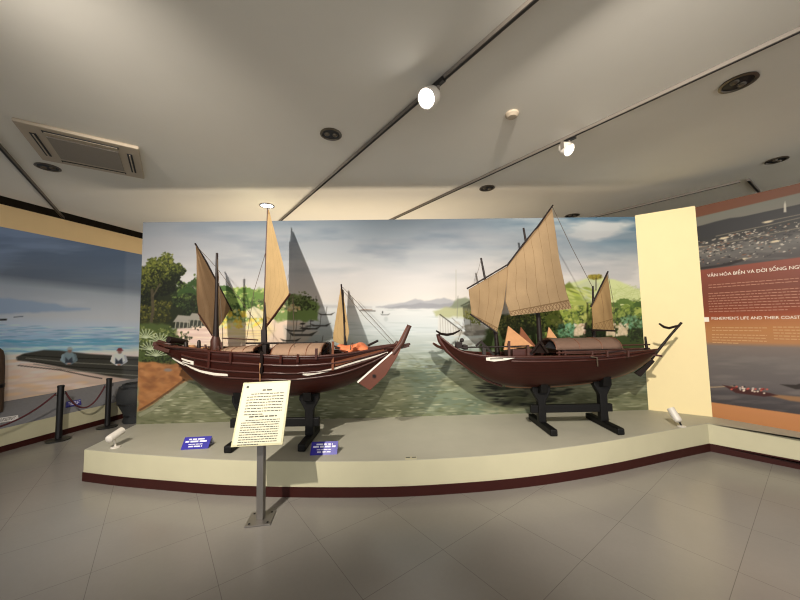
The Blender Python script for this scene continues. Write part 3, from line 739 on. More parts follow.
l0 = fps[0]; b.prism([l0 + Vector((-.006, -.006, 0)), l0 + Vector((.02, 0, 0)), ML + Vector((.02, 0, 0)), ML + Vector((-.006, 0, 0))], (0, 0, .085))
b.build('skirting', M_skirt, plat)
# ------------------------------------------------------------------ ceiling fixtures
M_track = plain('dark grey track metal', (108, 101, 93), .5, .08, 20, metal=.1)
M_groove = plain('black track groove', (14, 13, 13), .6, .1, 20)
M_white_metal = plain('white painted metal', (214, 208, 198), .4, .04, 15)
M_beige = plain('beige plastic', (176, 162, 142), .5, .05, 10)
M_slot = plain('dark slot', (22, 22, 26), .6, .1, 10)
M_grille = plain('grey grille', (136, 128, 118), .7, .12, 120, stretch=(1, 1, 1))
M_bowl = plain('dull reflector', (96, 88, 76), .35, .1, 20, metal=.5)
M_black = plain('black metal', (20, 19, 20), .35, .1, 20)
M_lens = emit('lit lens', (255, 250, 240), 28)
M_lens2 = emit('lit downlight bulb', (225, 240, 255), 22)

def track(p, q, label, ext0=0.0, ext1=0.0):
    a, z = atz(*p, CEIL), atz(*q, CEIL); d = (z - a).normalized(); a = a - d * ext0; z = z + d * ext1
    mid = (a + z) / 2
    t = thing('track_rail', up(mid, CEIL - .03), label, 'track')
    b = MB(); dn = Vector((0, 0, -.016)); b.beam(a + dn, z + dn, .028, .028); b.build('rail', M_track, t)
    b = MB(); dn = Vector((0, 0, -.031)); b.beam(a + dn, z + dn, .014, .004); b.build('groove', M_groove, t)
    return t
track((530, 0), (280, 220), 'long dark ceiling track that carries the brightly glaring spotlight', 1.2, .8)
track((800, 27), (395, 217), 'long dark ceiling track that carries the smaller round spotlight, right of the glaring one', 1.0, .8)
track((0, 145), (62, 215), 'dark ceiling track above the left wall beyond the air conditioner', 2.4, .1)
track((588, 217.3), (740, 180), 'thin dark ceiling track running above the cream wall at right', .5, .0)
track((748, 178.5), (757, 188.5), 'short dark stub of ceiling track above the right banner', .0, .12)

def track_head(px, py, mount, aim, label, r, lr=.8):
    mz = atz(*mount, CEIL - .035); cpos = atz(px, py, CEIL - .125)
    t = thing('track_spotlight', mz, label, 'spotlight', 'track spotlights')
    b = MB(); b.beam(mz + TD * .06, mz - TD * .06, .03, .03); b.build('adapter', M_black, t)
    b = MB(); b.tube([mz, Vector((mz.x, mz.y, cpos.z + r * .7))], .012, 8)
    b.build('stem', M_track, t)
    ax = (Vector(aim) - cpos).normalized()
    b = MB(); b.lathe(cpos, ax, [(r * .55, -r * 1.3), (r * .9, -r * .9), (r, -r * .2), (r, r * .5), (r * .9, r * .5), (r * .84, r * .3)], 24)
    for k in range(8):
        pass
    h = b.build('housing', M_white_metal, t, smooth=40)
    b = MB(); b.lathe(cpos, ax, [(r * lr, r * .34), (r * lr * .6, r * .40), (.002, r * .42)], 24); b.build('lens', M_lens, t, smooth=60)
    side = ax.cross(Vector((0, 0, 1))).normalized()
    b = MB(); b.beam(cpos + side * (r + .008) + Vector((0, 0, r)), cpos + side * (r + .008) - Vector((0, 0, r * .2)), .03, .006, up=side)
    b.build('bracket', M_track, t)
    return cpos, ax
H1, A1 = track_head(428.5, 97.5, (438, 84), (-1.3, .5, 1.2), 'glaring white track spotlight on the middle ceiling track', .070)
H2, A2 = track_head(567, 149, (569, 139.5), (2.9, .3, .6), 'small round track spotlight on the right ceiling track', .058, .62)

def downlight(px, py, label, r=.095, lit=False):
    p = atz(px, py, CEIL - .001)
    t = thing('downlight', p, label, 'downlight', 'recessed ceiling downlights')
    b = MB(); b.lathe(p, (0, 0, -1), [(r * 1.0, 0), (r * 1.02, .008), (r * .86, .012), (r * .80, .004), (r * .8, 0.0)], 28); b.build('trim_ring', M_bowl, t, smooth=50)
    b = MB(); b.lathe(p, (0, 0, -1), [(r * .82, .0012), (r * .80, .0035), (.002, .0040)], 28); b.build('reflector', M_lens2 if lit else M_slot, t, smooth=50)
    for k in (-1, 1):
        q = p + Vector((k * r * .36, k * r * .1, 0))
        b = MB(); b.lathe(q, (0, 0, -1), [(r * .26, .002), (r * .24, .012), (r * .12, .020), (.002, .022)], 14); b.build('bulb', M_lens2 if lit else M_bowl, t, smooth=60)
downlight(331, 134, 'unlit round ceiling downlight left of the middle track')
downlight(738, 82.5, 'largest unlit ceiling downlight at upper right beyond the tracks', .105)
downlight(776.5, 160, 'dim unlit ceiling downlight above the right banner', .09)
downlight(487, 188, 'unlit ceiling downlight just above the big sail, between the two tracks', .095)
downlight(48, 167, 'unlit ceiling downlight beside the air conditioner', .10)
downlight(267, 205.5, 'lit white ceiling downlight above the left boat mast tip', .10, True)
downlight(572, 215.5, 'unlit ceiling downlight half hidden by the top of the mural', .11)
b = MB(); p = atz(512, 113.5, CEIL); b.lathe(p, (0, 0, -1), [(.055, 0), (.055, .016), (.040, .030), (.036, .034), (.002, .036)], 24)
tag(b.build('smoke_detector', M_beige, None, smooth=40, base=p), 'small round beige smoke detector on the ceiling between the tracks', 'smoke detector')

# cassette air conditioner
cor = [atz(x, y, CEIL) for x, y in ((8, 115), (140, 147), (143.5, 176), (45, 158))]
cc = sum(cor, Vector()) / 4; ux = ((cor[1] - cor[0]) + (cor[2] - cor[3])).normalized(); uy = Vector((-ux.y, ux.x, 0))
W = ((cor[1] - cor[0]).length + (cor[2] - cor[3]).length) / 2; D = ((cor[3] - cor[0]).length + (cor[2] - cor[1]).length) / 2
if (cor[3] - cor[0]).dot(uy) < 0: uy = -uy
ac = thing('air_conditioner', up(cc, CEIL - .04), 'beige square cassette air conditioner set in the ceiling at upper left', 'air conditioner')
cz = Vector((0, 0, 1))
b = MB(); b.box(up(cc, CEIL - .016), (W, D, .032), (ux, uy, cz)); b.build('panel', M_beige, ac, bevel=.008)
b = MB(); b.box(up(cc, CEIL - .036), (W * .60, D * .60, .012), (ux, uy, cz))
b.build('intake_grille', M_grille, ac, bevel=.003)
for du, dv, lw, ld in ((0, -.40, .62, .05), (0, .40, .62, .05), (-.40, 0, .05, .60), (.40, 0, .05, .60)):
    b = MB(); q = up(cc, CEIL - .0335) + ux * (du * W) + uy * (dv * D)
    b.box(q, (lw * W, ld * D, .006), (ux, uy, cz)); s = b.build('outlet_slot', M_slot, ac)
    b = MB(); b.box(q + Vector((0, 0, -.006)), (lw * W * (.96 if lw > ld else .25), ld * D * (.25 if lw > ld else .96), .004), (ux, uy, cz)); b.build('louver', M_beige, s)

# ------------------------------------------------------------------ text lectern in front of the platform
M_steel = plain('brushed steel', (138, 134, 130), .38, .06, 60, metal=.75, stretch=(1, 1, .1))
M_panel = plain('cream printed sheet', (206, 202, 176), .6, .015, 10)
M_edge = plain('pale panel border', (186, 182, 146), .5, .03, 10)
M_ink = plain('grey printed ink', (70, 70, 62), .7, .05, 10)
base0 = Vector((-1.105, 2.57, 0))
ls_ = thing('sign_stand', base0, 'cream text panel tilted on a grey steel post in front of the platform', 'sign')
pc = [at(243, 382, 2.66), at(292, 381, 2.66), at(281, 444, 2.45), at(231, 448, 2.45)]
ctr = sum(pc, Vector()) / 4; pux = ((pc[1] - pc[0]) + (pc[2] - pc[3])); pw = pux.length / 2; pux.normalize()
puy = ((pc[0] - pc[3]) + (pc[1] - pc[2])); ph = puy.length / 2; puy = (puy - pux * puy.dot(pux)).normalized(); pn = pux.cross(puy)
if pn.y > 0: pn = -pn
b = MB(); b.box(ctr - pn * .006, (pw, ph, .012), (pux, puy, pn)); pan = b.build('text_panel', M_edge, ls_, bevel=.002)
b = MB(); b.box(ctr + pn * .0008, (pw * .93, ph * .94, .0016), (pux, puy, pn)); b.build('printed_sheet', M_panel, pan)
b = MB()
def pp(u, v): return ctr + pux * (u * pw) + puy * (v * ph) + pn * .002
for u, v, wd, nl, pt_, hh, last, sd, ind, nm in ((-.06, .345, .2, 1, .02, .011, 1, 8, 0, 'heading'), (-.36, .29, .76, 8, .0225, .0068, .5, 9, .03, 'paragraph'), (-.24, -.075, .55, 1, .02, .010, 1, 10, 0, 'heading'), (-.38, -.125, .76, 11, .0172, .0058, .55, 11, .03, 'paragraph')):
    b = MB(); word_lines(b, pp(u, v), pux, puy, pn, pw * wd, nl, pt_, hh, last, sd, ind); b.build(nm, M_ink, pan)
b = MB(); b.prism([pp(-.41, .40), pp(-.36, .40), pp(-.36, .44), pp(-.41, .44)], pn * .0008); b.build('emblem', M_ink, pan)
post_top = ctr - puy * (ph * .30) - pn * .03
b = MB(); b.beam(Vector((base0.x, base0.y + .0, .008)), Vector((base0.x, base0.y, post_top.z)), .052, .052, up=Vector((0, 1, 0))); b.build('post', M_steel, ls_, bevel=.004)
b = MB(); b.beam(ctr - puy * ph * .38 - pn * .024, ctr + puy * ph * .25 - pn * .024, .06, .02, up=pn); b.build('bracket', M_steel, ls_)
b = MB(); rot = math.radians(8)
b.box(base0 + Vector((0, 0, .005)), (.185, .185, .01), (Vector((math.cos(rot), math.sin(rot), 0)), Vector((-math.sin(rot), math.cos(rot), 0)), cz)); b.build('base_plate', M_steel, ls_, bevel=.002)
for i in (-1, 1):
    for j in (-1, 1): b = MB(); b.lathe(base0 + Vector((i * .065 - j * .009, j * .065 + i * .009, .01)), (0, 0, 1), [(.008, 0), (.008, .004), (.004, .006)], 8); b.build('bolt', M_black, ls_)

# ------------------------------------------------------------------ small labels
M_blue = plain('deep blue label', (46, 40, 150), .35, .05, 20); M_lblw = plain('white label lettering', (222, 222, 240), .6, .02); M_clear = plain('pale acrylic', (206, 206, 214), .2, .03)
def label_sign(px4, z0, label, lines, seed, white=False, normal_y=-1, group='small caption labels'):
    bl, br = atz(px4[3][0], px4[3][1], z0), atz(px4[2][0], px4[2][1], z0)
    x = (br - bl); w = x.length; x.normalize(); back = Vector((-x.y, x.x, 0))
    # height from the photographed top edge, leaning back 35 degrees
    dy = ((px4[3][1] - px4[0][1]) + (px4[2][1] - px4[1][1])) / 2; hgt = dy / F * bl.y * 1.12
    lean = math.radians(38); yv = (cz * math.cos(lean) + back * math.sin(lean)); nn = x.cross(yv)
    if nn.y > 0: nn = -nn
    mid = (bl + br) / 2
    t = thing('caption_label', mid, label, 'label', group)
    b = MB(); b.prism([bl, br, br + yv * hgt, bl + yv * hgt], -nn * .004); b.build('plate', M_lblw if white else M_blue, t)
    b = MB(); top = bl + yv * hgt * .96; e = back * (hgt * 1.1)
    b.prism([top - nn * .004, top - nn * .004 + x * w, bl + e + x * w, bl + e], -nn * .003 + Vector((0, 0, 0)))
    b.build('support', M_clear, t)
    b = MB(); r = random.Random(seed)
    for v, hh, wd in lines:
        q = bl + yv * (hgt * v) + x * (w * (.5 - wd / 2)) + nn * .0012
        word_lines(b, q, x, yv, nn, w * wd, 1, .01, hgt * hh, 1, r.randint(0, 999))
    b.build('lettering', M_ink if white else M_lblw, t)
LINES = [(.74, .11, .62), (.55, .13, .84), (.36, .06, .55), (.17, .10, .5)]
label_sign([(183, 439), (209, 438), (208, 448.5), (180.5, 450)], PZ, 'blue caption label on the platform left of the text panel', LINES, 1)
label_sign([(312, 444), (337, 443.5), (337, 454.5), (310, 455.5)], PZ, 'blue caption label on the platform right of the text panel', LINES, 2)
b = MB(); p = [atz(x, y, PZ + .001) for x, y in ((405, 457), (416.5, 456.6), (416.8, 459.4), (405.2, 459.8))]; b.prism(p, (0, 0, .001))
st = thing('floor_sticker', (p[0] + p[2]) / 2, 'tiny white sticker near the front edge of the platform', 'sticker')
b.build('sheet', M_plinth, st)
b = MB(); sx_ = (p[1] - p[0]); sy_ = (p[0] - p[3])
word_lines(b, p[3] + sx_ * .05 + sy_ * .55 + Vector((0, 0, .002)), sx_.normalized(), sy_.normalized(), cz, sx_.length * .9, 1, .01, sy_.length * .3, 1, 3); b.build('lettering', M_ink, st)

def on_ledge(px, py):
    # the ledge's sloping top plane
    a = up(LF0, .286); n_ = LW_dir.cross((up(LW0, .56) - a)).normalized(); return atplane(px, py, a, n_), n_
def ledge_label(px4, label, mat, lmat, seed):
    q = [on_ledge(x, y)[0] for x, y in px4]; n_ = on_ledge(*px4[0])[1]
    if n_.z < 0: n_ = -n_
    q = [p + n_ * .004 for p in q]
    t = thing('caption_label', sum(q, Vector()) / 4, label, 'label', 'small caption labels')
    b = MB(); b.prism(q, n_ * .012); b.build('plate', mat, t)
    x = (q[2] - q[3]); yv = (q[0] - q[3]); b = MB()
    for v, wd in ((.66, .8), (.42, .7), (.2, .5)):
        word_lines(b, q[3] + x * (.5 - wd / 2) + yv * v + n_ * .013, x.normalized(), yv.normalized(), n_, x.length * wd, 1, .01, yv.length * .10, 1, seed); seed += 1
    b.build('lettering', lmat, t)
ledge_label([(66, 402.5), (80, 400), (81, 405), (65.5, 408)], 'small blue caption label on the left ledge behind the rope', plain('blue label', (50, 48, 140), .5, .05), M_lblw, 4)
ledge_label([(-9, 420), (17.5, 416), (18, 420.5), (-10, 425)], 'white caption label on the left ledge at the edge of the photo', plain('white label', (225, 222, 222), .5, .03), M_ink, 5)

# ------------------------------------------------------------------ rope barrier
M_rope = plain('burgundy rope', (78, 30, 36), .8, .2, 90)
posts = []
for px, py, hh, lb in ((58.3, 437.2, .70, 'black barrier post nearer the camera, left of the other one'), (107.3, 424.2, .70, 'black barrier post farther back, beside the end of the mural')):
    p = atz(px, py + 3.0, 0)
    t = thing('barrier_post', p, lb, 'barrier post', 'rope barrier posts')
    b = MB(); b.lathe(p, cz, [(.125, 0), (.125, .012), (.05, .024), (.036, .03)], 24); b.build('base', M_black, t, smooth=40)
    b = MB(); b.lathe(p, cz, [(.034, .024), (.034, hh), (.038, hh), (.038, hh + .02), (.03, hh + .028)], 18); b.build('pole', M_black, t, smooth=40)
    for s in (-1, 1): b = MB(); b.tube([p + LW_dir * (s * .03) + cz * (hh - .1), p + LW_dir * (s * .055) + cz * (hh - .1), p + LW_dir * (s * .055) + cz * (hh - .06)],   .006, 6); b.build('hook', M_black, t)
    posts.append((p, hh))
(p1, h1), (p2, h2) = posts
b = MB(); b.tube(bez(p1 + LW_dir * .055 + cz * (h1 - .08), p2 - LW_dir * .055 + cz * (h2 - .08), .26, 20), .011, 8)
tag(b.build('barrier_rope', M_rope, None, smooth=60, base=(p1 + p2) / 2), 'burgundy rope hanging between the two black barrier posts', 'rope', 'barrier ropes')
p0 = p1 - LW_dir * 1.25
b = MB(); b.tube(bez(p0 + cz * (h1 - .08), p1 - LW_dir * .055 + cz * (h1 - .08), .27, 20), .011, 8)
tag(b.build('barrier_rope', M_rope, None, smooth=60, base=(p0 + p1) / 2), 'burgundy rope running off the left edge of the photo from the nearer post', 'rope', 'barrier ropes')

# dark basket by the end of the mural and a post on the ledge
M_bask = plain('dark woven basket', (40, 42, 44), .75, .35, 60, bump=.4, stretch=(1, 1, 3)); M_post = plain('weathered brown timber', (72, 54, 40), .75, .25, 8, stretch=(3, 3, .5))
p = Vector((-4.235, 5.2, 0))
t = thing('woven_basket', p, 'tall dark round-bellied basket standing on the floor behind the left end of the mural', 'basket')
b = MB(); b.lathe(p, cz, [(.16, 0), (.175, .03), (.15, .10), (.19, .2), (.245, .32), (.26, .42), (.23, .53), (.19, .58), (.185, .6), (.16, .6), (.16, .56)], 26); b.build('body', M_bask, t, smooth=50)
b = MB(); 
for h_, r_ in ((.11, .158), (.3, .243), (.55, .222)): b.lathe(p, cz, [(r_ - .01, h_ - .008), (r_ + .008, h_ - .004), (r_ + .008, h_ + .010), (r_ - .01, h_ + .014)], 26)
b.build('bands', M_black, t, smooth=50)
q, _n = on_ledge(-6, 411)
t = thing('timber_post', q, 'brown weathered timber post on the ledge at the left edge of the photo', 'post')
b = MB(); b.lathe(q - cz * .02, cz, [(.075, 0), (.075, .2), (.07, .5), (.062, .70), (.045, .77), (.02, .80)], 16); b.build('shaft', M_post, t, smooth=50)
b = MB(); b.lathe(q - cz * .02, cz, [(.07, .3), (.078, .31), (.078, .35), (.07, .36)], 16); b.build('band', M_black, t, smooth=50)

# ------------------------------------------------------------------ small floor spotlights on the platform
def floor_spot(bx, by, a, z_, ya, yb, label):
    p = atz(bx, by, PZ)
    t = thing('floor_spotlight', p, label, 'spotlight', 'small platform spotlights')
    A_, B_ = at(*a, ya), at(*z_, yb); d = (B_ - A_).normalized()
    b = MB(); b.lathe(p, cz, [(.04, 0), (.04, .008), (.012, .014)], 18); b.build('base', M_white_metal, t, smooth=40)
    b = MB(); b.tube([p + cz * .01, (p + A_.lerp(B_, .35)) / 2 + cz * .012, A_.lerp(B_, .35)], .009, 8); b.build('arm', M_black if bx > 400 else M_white_metal, t, smooth=60)
    L_ = (B_ - A_).length
    b = MB(); b.lathe(A_, d, [(.02, -.01), (.033, 0), (.036, L_ * .1), (.036, L_), (.031, L_), (.029, L_ - .02)], 20); b.build('housing', M_white_metal, t, smooth=40)
    b = MB(); b.lathe(A_, d, [(.029, L_ - .018), (.002, L_ - .014)], 18); b.build('lens', M_clear, t)
floor_spot(115.5, 447.5, (108.5, 439.5), (122, 430.5), 3.2, 3.35, 'small white spotlight on the left corner of the platform')
floor_spot(681.5, 426.5, (678.5, 421), (670.5, 408.5), 3.5, 3.58, 'small white spotlight on the platform by the cream return wall')
# ------------------------------------------------------------------ model boats
M_hullA = hull_mat('red brown varnished planks', (60, 22, 14), (33, 12, 8))
M_hullB = hull_mat('dark mahogany planks', (56, 21, 13), (31, 11, 8), 12)
M_wood = plain('dark brown wood', (66, 34, 24), .45, .25, 14, stretch=(1, 4, 4))
M_wood2 = plain('black brown timber', (26, 15, 12), .5, .25, 14, spec=.3)
M_midwood = plain('mid brown wood', (118, 70, 46), .5, .2, 12, stretch=(1, 4, 4))
M_rail = plain('red brown rail', (62, 26, 18), .4, .2, 12)
M_deck = plain('deck boards', (116, 76, 54), .6, .2, 10, stretch=(1, 12, 1))
M_roofA = plain('woven mat roof', (148, 120, 98), .85, .15, 26, stretch=(1, 1, 1), bump=.2)
M_roofB = plain('brown woven mat roof', (108, 84, 70), .85, .15, 26, bump=.2)
M_whitep = plain('white paint', (232, 226, 214), .5, .05, 20)
M_stand = plain('black lacquered wood', (13, 12, 12), .5, .15, 14, spec=.25)
M_line = plain('rigging cord', (84, 72, 58), .9, .1, 40)
M_orange = plain('orange cloth', (226, 128, 84), .85, .15, 20)
M_ruddA = plain('rudder wood', (92, 48, 32), .5, .2, 10, stretch=(1, 6, 1))
M_tan = plain('tan woven cover', (186, 138, 96), .85, .15, 22)
M_keel = plain('pale keel reflection', (142, 104, 78), .5, .2, 10)  # pale tone paints reflected light along the hull bottom

def crom(xs, ys, x):
    """monotone-ish cubic interpolation"""
    xs = np.asarray(xs, float); ys = np.asarray(ys, float); n = len(xs)
    d = np.diff(ys) / np.diff(xs); mm = np.zeros(n); mm[0], mm[-1] = d[0], d[-1]; mm[1:-1] = (d[:-1] + d[1:]) / 2
    i = int(np.clip(np.searchsorted(xs, x) - 1, 0, n - 2)); h = xs[i + 1] - xs[i]; t = min(max((x - xs[i]) / h, 0), 1)
    return ((2 * t**3 - 3 * t**2 + 1) * ys[i] + (t**3 - 2 * t**2 + t) * h * mm[i] + (-2 * t**3 + 3 * t**2) * ys[i + 1] + (t**3 - t**2) * h * mm[i + 1])

class Hull:
    """lofted boat hull; stations hold x, sheer height, keel height and half beam"""
    def __init__(s, Yc, sheer, keel, beam):
        s.Y = Yc
        bx = [q[0] for q in beam]; bv = [q[1] for q in beam]
        hb = lambda px: float(np.interp(px, bx, bv))
        sp = [at(px, py, Yc - hb(px)) for px, py in sheer]; kp = [at(px, py, Yc - .25 * hb(px)) for px, py in keel]
        s.sx = [p.x for p in sp]; s.sz = [p.z for p in sp]; s.kx = [p.x for p in kp]; s.kz = [p.z for p in kp]
        s.bx = [at(px, 350, Yc - v).x for px, v in beam]; s.bv = bv
        s.x0, s.x1 = max(s.sx[0], s.kx[0]), min(s.sx[-1], s.kx[-1])
        s.PW, s.PZ_ = .62, 1.55
    def zs(s, x): return crom(s.sx, s.sz, x)
    def zk(s, x): return min(crom(s.kx, s.kz, x), s.zs(x) - .03)
    def hb(s, x): return max(.012, crom(s.bx, s.bv, x))
    def pt(s, x, a, inset=0.0):
        q = abs(a); zs, zk = s.zs(x), s.zk(x)
        y = max(.004, s.hb(x) - inset) * q ** s.PW; z = zk + inset + (zs - zk - inset) * q ** s.PZ_
        return Vector((x, s.Y + (1 if a > 0 else -1) * y, z))
    def xs(s, n): return [s.x0 + (s.x1 - s.x0) * (0.5 - 0.5 * math.cos(math.pi * i / (n - 1))) * 1.0 for i in range(n)]
    def shell(s, name, mat, parent, n=64, mcount=21):
        rows = []; uv = []
        for i, x in enumerate(s.xs(n)):
            r, u = [], []
            for j in range(2 * mcount + 1):
                a = (j - mcount) / mcount; r.append(s.pt(x, a)); u.append(((x - s.x0) / 2.6, abs(a) * .5))
            rows.append(r); uv.append(u)
        b = MB(); b.grid(rows, uv); o = b.build(name, mat, parent, smooth=60)
        sol = o.modifiers.new('thickness', 'SOLIDIFY'); sol.thickness = .016; sol.offset = -1 if True else 0
        return o
    def near(s, px, py, off=.006):
        Yg = s.Y - .25
        for _ in range(12):
            p = at(px, py, Yg); x = min(max(p.x, s.x0), s.x1); zs, zk = s.zs(x), s.zk(x)
            q = min(1, max(0, (p.z - zk) / (zs - zk))) ** (1 / s.PZ_)
            Yg = .5 * Yg + .5 * (s.Y - s.hb(x) * q ** s.PW)
        return at(px, py, Yg) + Vector((0, -off, 0))
    def side(s, x, f, off=0.0, sg=-1):
        """point on the side at height fraction f (1 = sheer)"""
        p = s.pt(x, sg * f ** (1 / s.PZ_)); p.y += sg * off; return p
def strake(h, f0, f1, r, n=40, sg=-1, dz=0.0):
    return [h.side(h.x0 + (h.x1 - h.x0) * (f0 + (f1 - f0) * i / (n - 1)), dz, 0.0, sg) for i in range(n)]

def sail(name, corners, mat, parent, nu=18, nv=18, belly=.05, bdir=(0, -1, 0)):
    """corners: bottom-left, bottom-right, top-right, top-left (3D); top edge follows the yard"""
    BL, BR, TR, TL = [Vector(p) for p in corners]; bd_ = Vector(bdir)
    rows, uvs = [], []
    for j in range(nv):
        v = j / (nv - 1); r, u_ = [], []
        for i in range(nu):
            u = i / (nu - 1)
            p = BL * ((1 - u) * (1 - v)) + BR * (u * (1 - v)) + TR * (u * v) + TL * ((1 - u) * v)
            w = math.sin(math.pi * u) * math.sin(math.pi * min(1, v * .9 + .05))
            p = p + bd_ * (belly * w) + bd_ * (.006 * math.sin(u * 19 + v * 3))
            r.append(p); u_.append((u, v))
        rows.append(r); uvs.append(u_)
    b = MB(); b.grid(rows, uvs); return b.build(name, mat, parent, smooth=70)
def spar(name, pts, r, mat, parent, n=8):
    b = MB(); b.tube(pts, r, n); return b.build(name, mat, parent, smooth=60)
def cord(pts, parent, r=.0035, mat=None):
    b = MB(); b.tube(pts, r, 5); return b.build('rigging_line', mat or M_line, parent)
def arch_roof(name, xa, xb, Yc, half, z_edge, z_top, mat, parent, slope=0.0, flat=.5):
    rows = []
    for i in range(14):
        x = xa + (xb - xa) * i / 13; r = []
        for j in range(15):
            w = -math.pi / 2 + math.pi * j / 14; k = abs(math.sin(w))
            r.append(Vector((x, Yc + half * math.sin(w), z_edge + (z_top - z_edge) * math.cos(w) ** flat + slope * (x - xa))))
        rows.append(r)
    b = MB(); b.grid(rows); o = b.build(name, mat, parent, smooth=50)
    sol = o.modifiers.new('thickness', 'SOLIDIFY'); sol.thickness = .012
    for k in (0, .36, .7, 1):
        x = xa + (xb - xa) * k
        b = MB(); b.tube([Vector((x, Yc + half * math.sin(w), z_edge + .002 + (z_top - z_edge) * math.cos(w) ** flat + slope * (x - xa))) for w in [-math.pi / 2 + math.pi * j / 14 for j in range(15)]], .0035, 5)
        b.build('roof_rib', M_midwood, o)

# ---- left boat ---------------------------------------------------
YA = 3.36
hA = Hull(YA,
  [(157, 344), (170, 347.5), (185, 350), (205, 351.5), (228, 353), (256, 355), (282, 357), (317, 357), (345, 354.5), (368, 351), (386, 347.5), (399, 345)],
  [(157, 349.5), (165, 353.5), (172, 358.5), (186, 374), (200, 386), (214, 393), (230, 397), (255, 398), (300, 396.5), (325, 392.5), (345, 387), (362, 378.5), (378, 368), (390, 358), (399, 349)],
  [(157, .03), (172, .10), (190, .17), (215, .24), (250, .29), (285, .30), (320, .285), (350, .23), (375, .15), (390, .08), (399, .03)])
bA = thing('model_boat', Vector((-1.3, YA, .74)), 'left model boat with narrow bright yellow main sail and wide brown rudder', 'model boat', 'model sailing boats')
hA.shell('hull', M_hullA, bA)
def deck(h, parent, drop, name='deck', n=40, lo=.04, hi=.96):
    rows = []
    for i in range(n):
        x = h.x0 + (h.x1 - h.x0) * (lo + (hi - lo) * i / (n - 1)); z = h.zs(x) - drop
        f = min(1, max(.02, (z - h.zk(x)) / (h.zs(x) - h.zk(x)))); w = max(.004, h.hb(x) * f ** (h.PW / h.PZ_) - .012)
        rows.append([Vector((x, h.Y - w + 2 * w * j / 6, z + .01 * math.sin(math.pi * j / 6))) for j in range(7)])
    b = MB(); b.grid(rows); return b.build(name, M_deck, parent)
deck(hA, bA, .045)
for sg in (-1, 1):
    b = MB(); pts = strake(hA, 0.0, 1.0, 0, 48, sg, 1.0); b.tube([p + Vector((0, 0, .006)) for p in pts], .011, 8); b.build('rail', M_rail, bA, smooth=60)
    for fz, r_ in ((.80, .010), (.62, .009), (.47, .009)):
        b = MB(); pts = strake(hA, .13, .95, 0, 44, sg, fz); b.tube(pts, r_, 6); b.build('wale', M_rail, bA, smooth=60)
# white strips painted on the near side
def stripe(h, top, bot, name='white_stripe', mat=None, parent=None, off=.008):
    b = MB(); b.ribbon([h.near(x, y, off) for x, y in top], [h.near(x, y, off) for x, y in bot], (0, .012, 0)); return b.build(name, mat or M_whitep, parent)
stripe(hA, [(172.5, 357.8), (180, 361.5), (190, 366), (200, 370), (214, 372.8), (228, 374)], [(173.5, 359.2), (180, 363.2), (190, 367.8), (200, 372), (214, 375.2), (228, 376)], parent=bA)
stripe(hA, [(303, 372.5), (308, 373.4), (320, 371), (334, 368), (345, 364.5), (360, 360), (374, 356), (388, 351.6)], [(303, 375), (308, 375.6), (320, 373.4), (334, 370), (345, 366), (360, 361.6), (374, 357.4), (388, 352.8)], parent=bA)
stripe(hA, [(335, 361.5), (350, 357.5), (366, 353.5), (384, 349)], [(335, 366.5), (350, 362), (366, 357), (384, 351.5)], 'pale_plank', M_midwood, bA, .006)
b = MB()
for tp, bt_ in (([(182, 358), (188, 360), (194, 361.4)], [(182.2, 359.6), (188, 361.6), (194, 362.8)]), ([(183, 361.2), (188, 362.6), (194, 364)], [(183, 362), (188, 363.4), (194, 365)]), ([(191, 360.8), (194, 361.4)], [(191, 364), (194, 365)])):
    b.ribbon([hA.near(x, y, .009) for x, y in tp], [hA.near(x, y, .009) for x, y in bt_], (0, .012, 0))
b.build('bow_eye', M_whitep, bA)
# stem head, bow timber and fittings
b = MB(); b.beam(at(155, 343.5, YA), at(172, 349, YA), .07, .05); b.beam(at(154.5, 347, YA - .05), at(170, 351, YA - .08), .03, .04); b.beam(at(158, 341.5, YA + .1), at(174, 346.5, YA + .08), .03, .04); b.build('stem_head', M_wood, bA, bevel=.006)
b = MB(); b.tube([at(168.5, 339.6, YA - .06), at(186.5, 342, YA + .12)], [.036, .026], 10); b.build('windlass_log', M_wood2, bA, smooth=50)
for px, y0, y1, Y_, r_ in ((186, 349, 341.5, YA - .1, .020), (199, 350, 340, YA - .12, .017), (178, 349, 344, YA + .06, .02), (192, 350, 345.5, YA + .14, .014)):
    b = MB(); b.tube([at(px, y0, Y_), at(px, y1 + 1.5, Y_), at(px, y1, Y_)], [r_, r_, r_ * .55], 10); b.build('bollard', M_wood2, bA, smooth=50)
b = MB()
for px in (174, 182, 190, 198, 206): b.beam(hA.side(at(px, 350, YA).x, .98, 0, -1) + Vector((0, .01, .004)), hA.side(at(px, 350, YA).x, .98, 0, 1) + Vector((0, -.01, .004)), .022, .018)
for px in (220, 232, 246): b.beam(hA.side(at(px, 350, YA).x, .98, 0, -1) + Vector((0, .01, .004)), hA.side(at(px, 350, YA).x, .98, 0, 1) + Vector((0, -.01, .004)), .02, .018)
b.build('deck_beams', M_midwood, bA)
for px, py, Y_, R_ in ((190, 348.2, YA - .04, .05), (204, 350, YA + .03, .045)):
    cpt = at(px, py, Y_); b = MB()
    for k in range(3): b.tube([cpt + Vector((math.cos(w) * (R_ - .006 * k), math.sin(w) * (R_ - .006 * k), .011 * k)) for w in [2 * math.pi * q / 18 for q in range(19)]], .008, 6, False)
    b.build('rope_coil', M_tan, bA, smooth=60)
for a_, z_ in (((172, 348, YA - .07), (200, 350.5, YA - .14)), ((180, 345.8, YA + .1), (203, 348.5, YA + .16))):
    b = MB(); b.beam(at(*a_), at(*z_), .035, .014); b.build('loose_plank', M_midwood, bA)
for px, y0, y1 in ((206.5, 348, 344.5), (222.5, 350, 342), (219.5, 350, 346)):
    b = MB(); b.beam(at(px, y0 + 3, YA - .1), at(px - 1.2, y1, YA - .1), .014, .014, up=Vector((0, 1, 0))); b.build('belaying_pin', M_wood, bA)
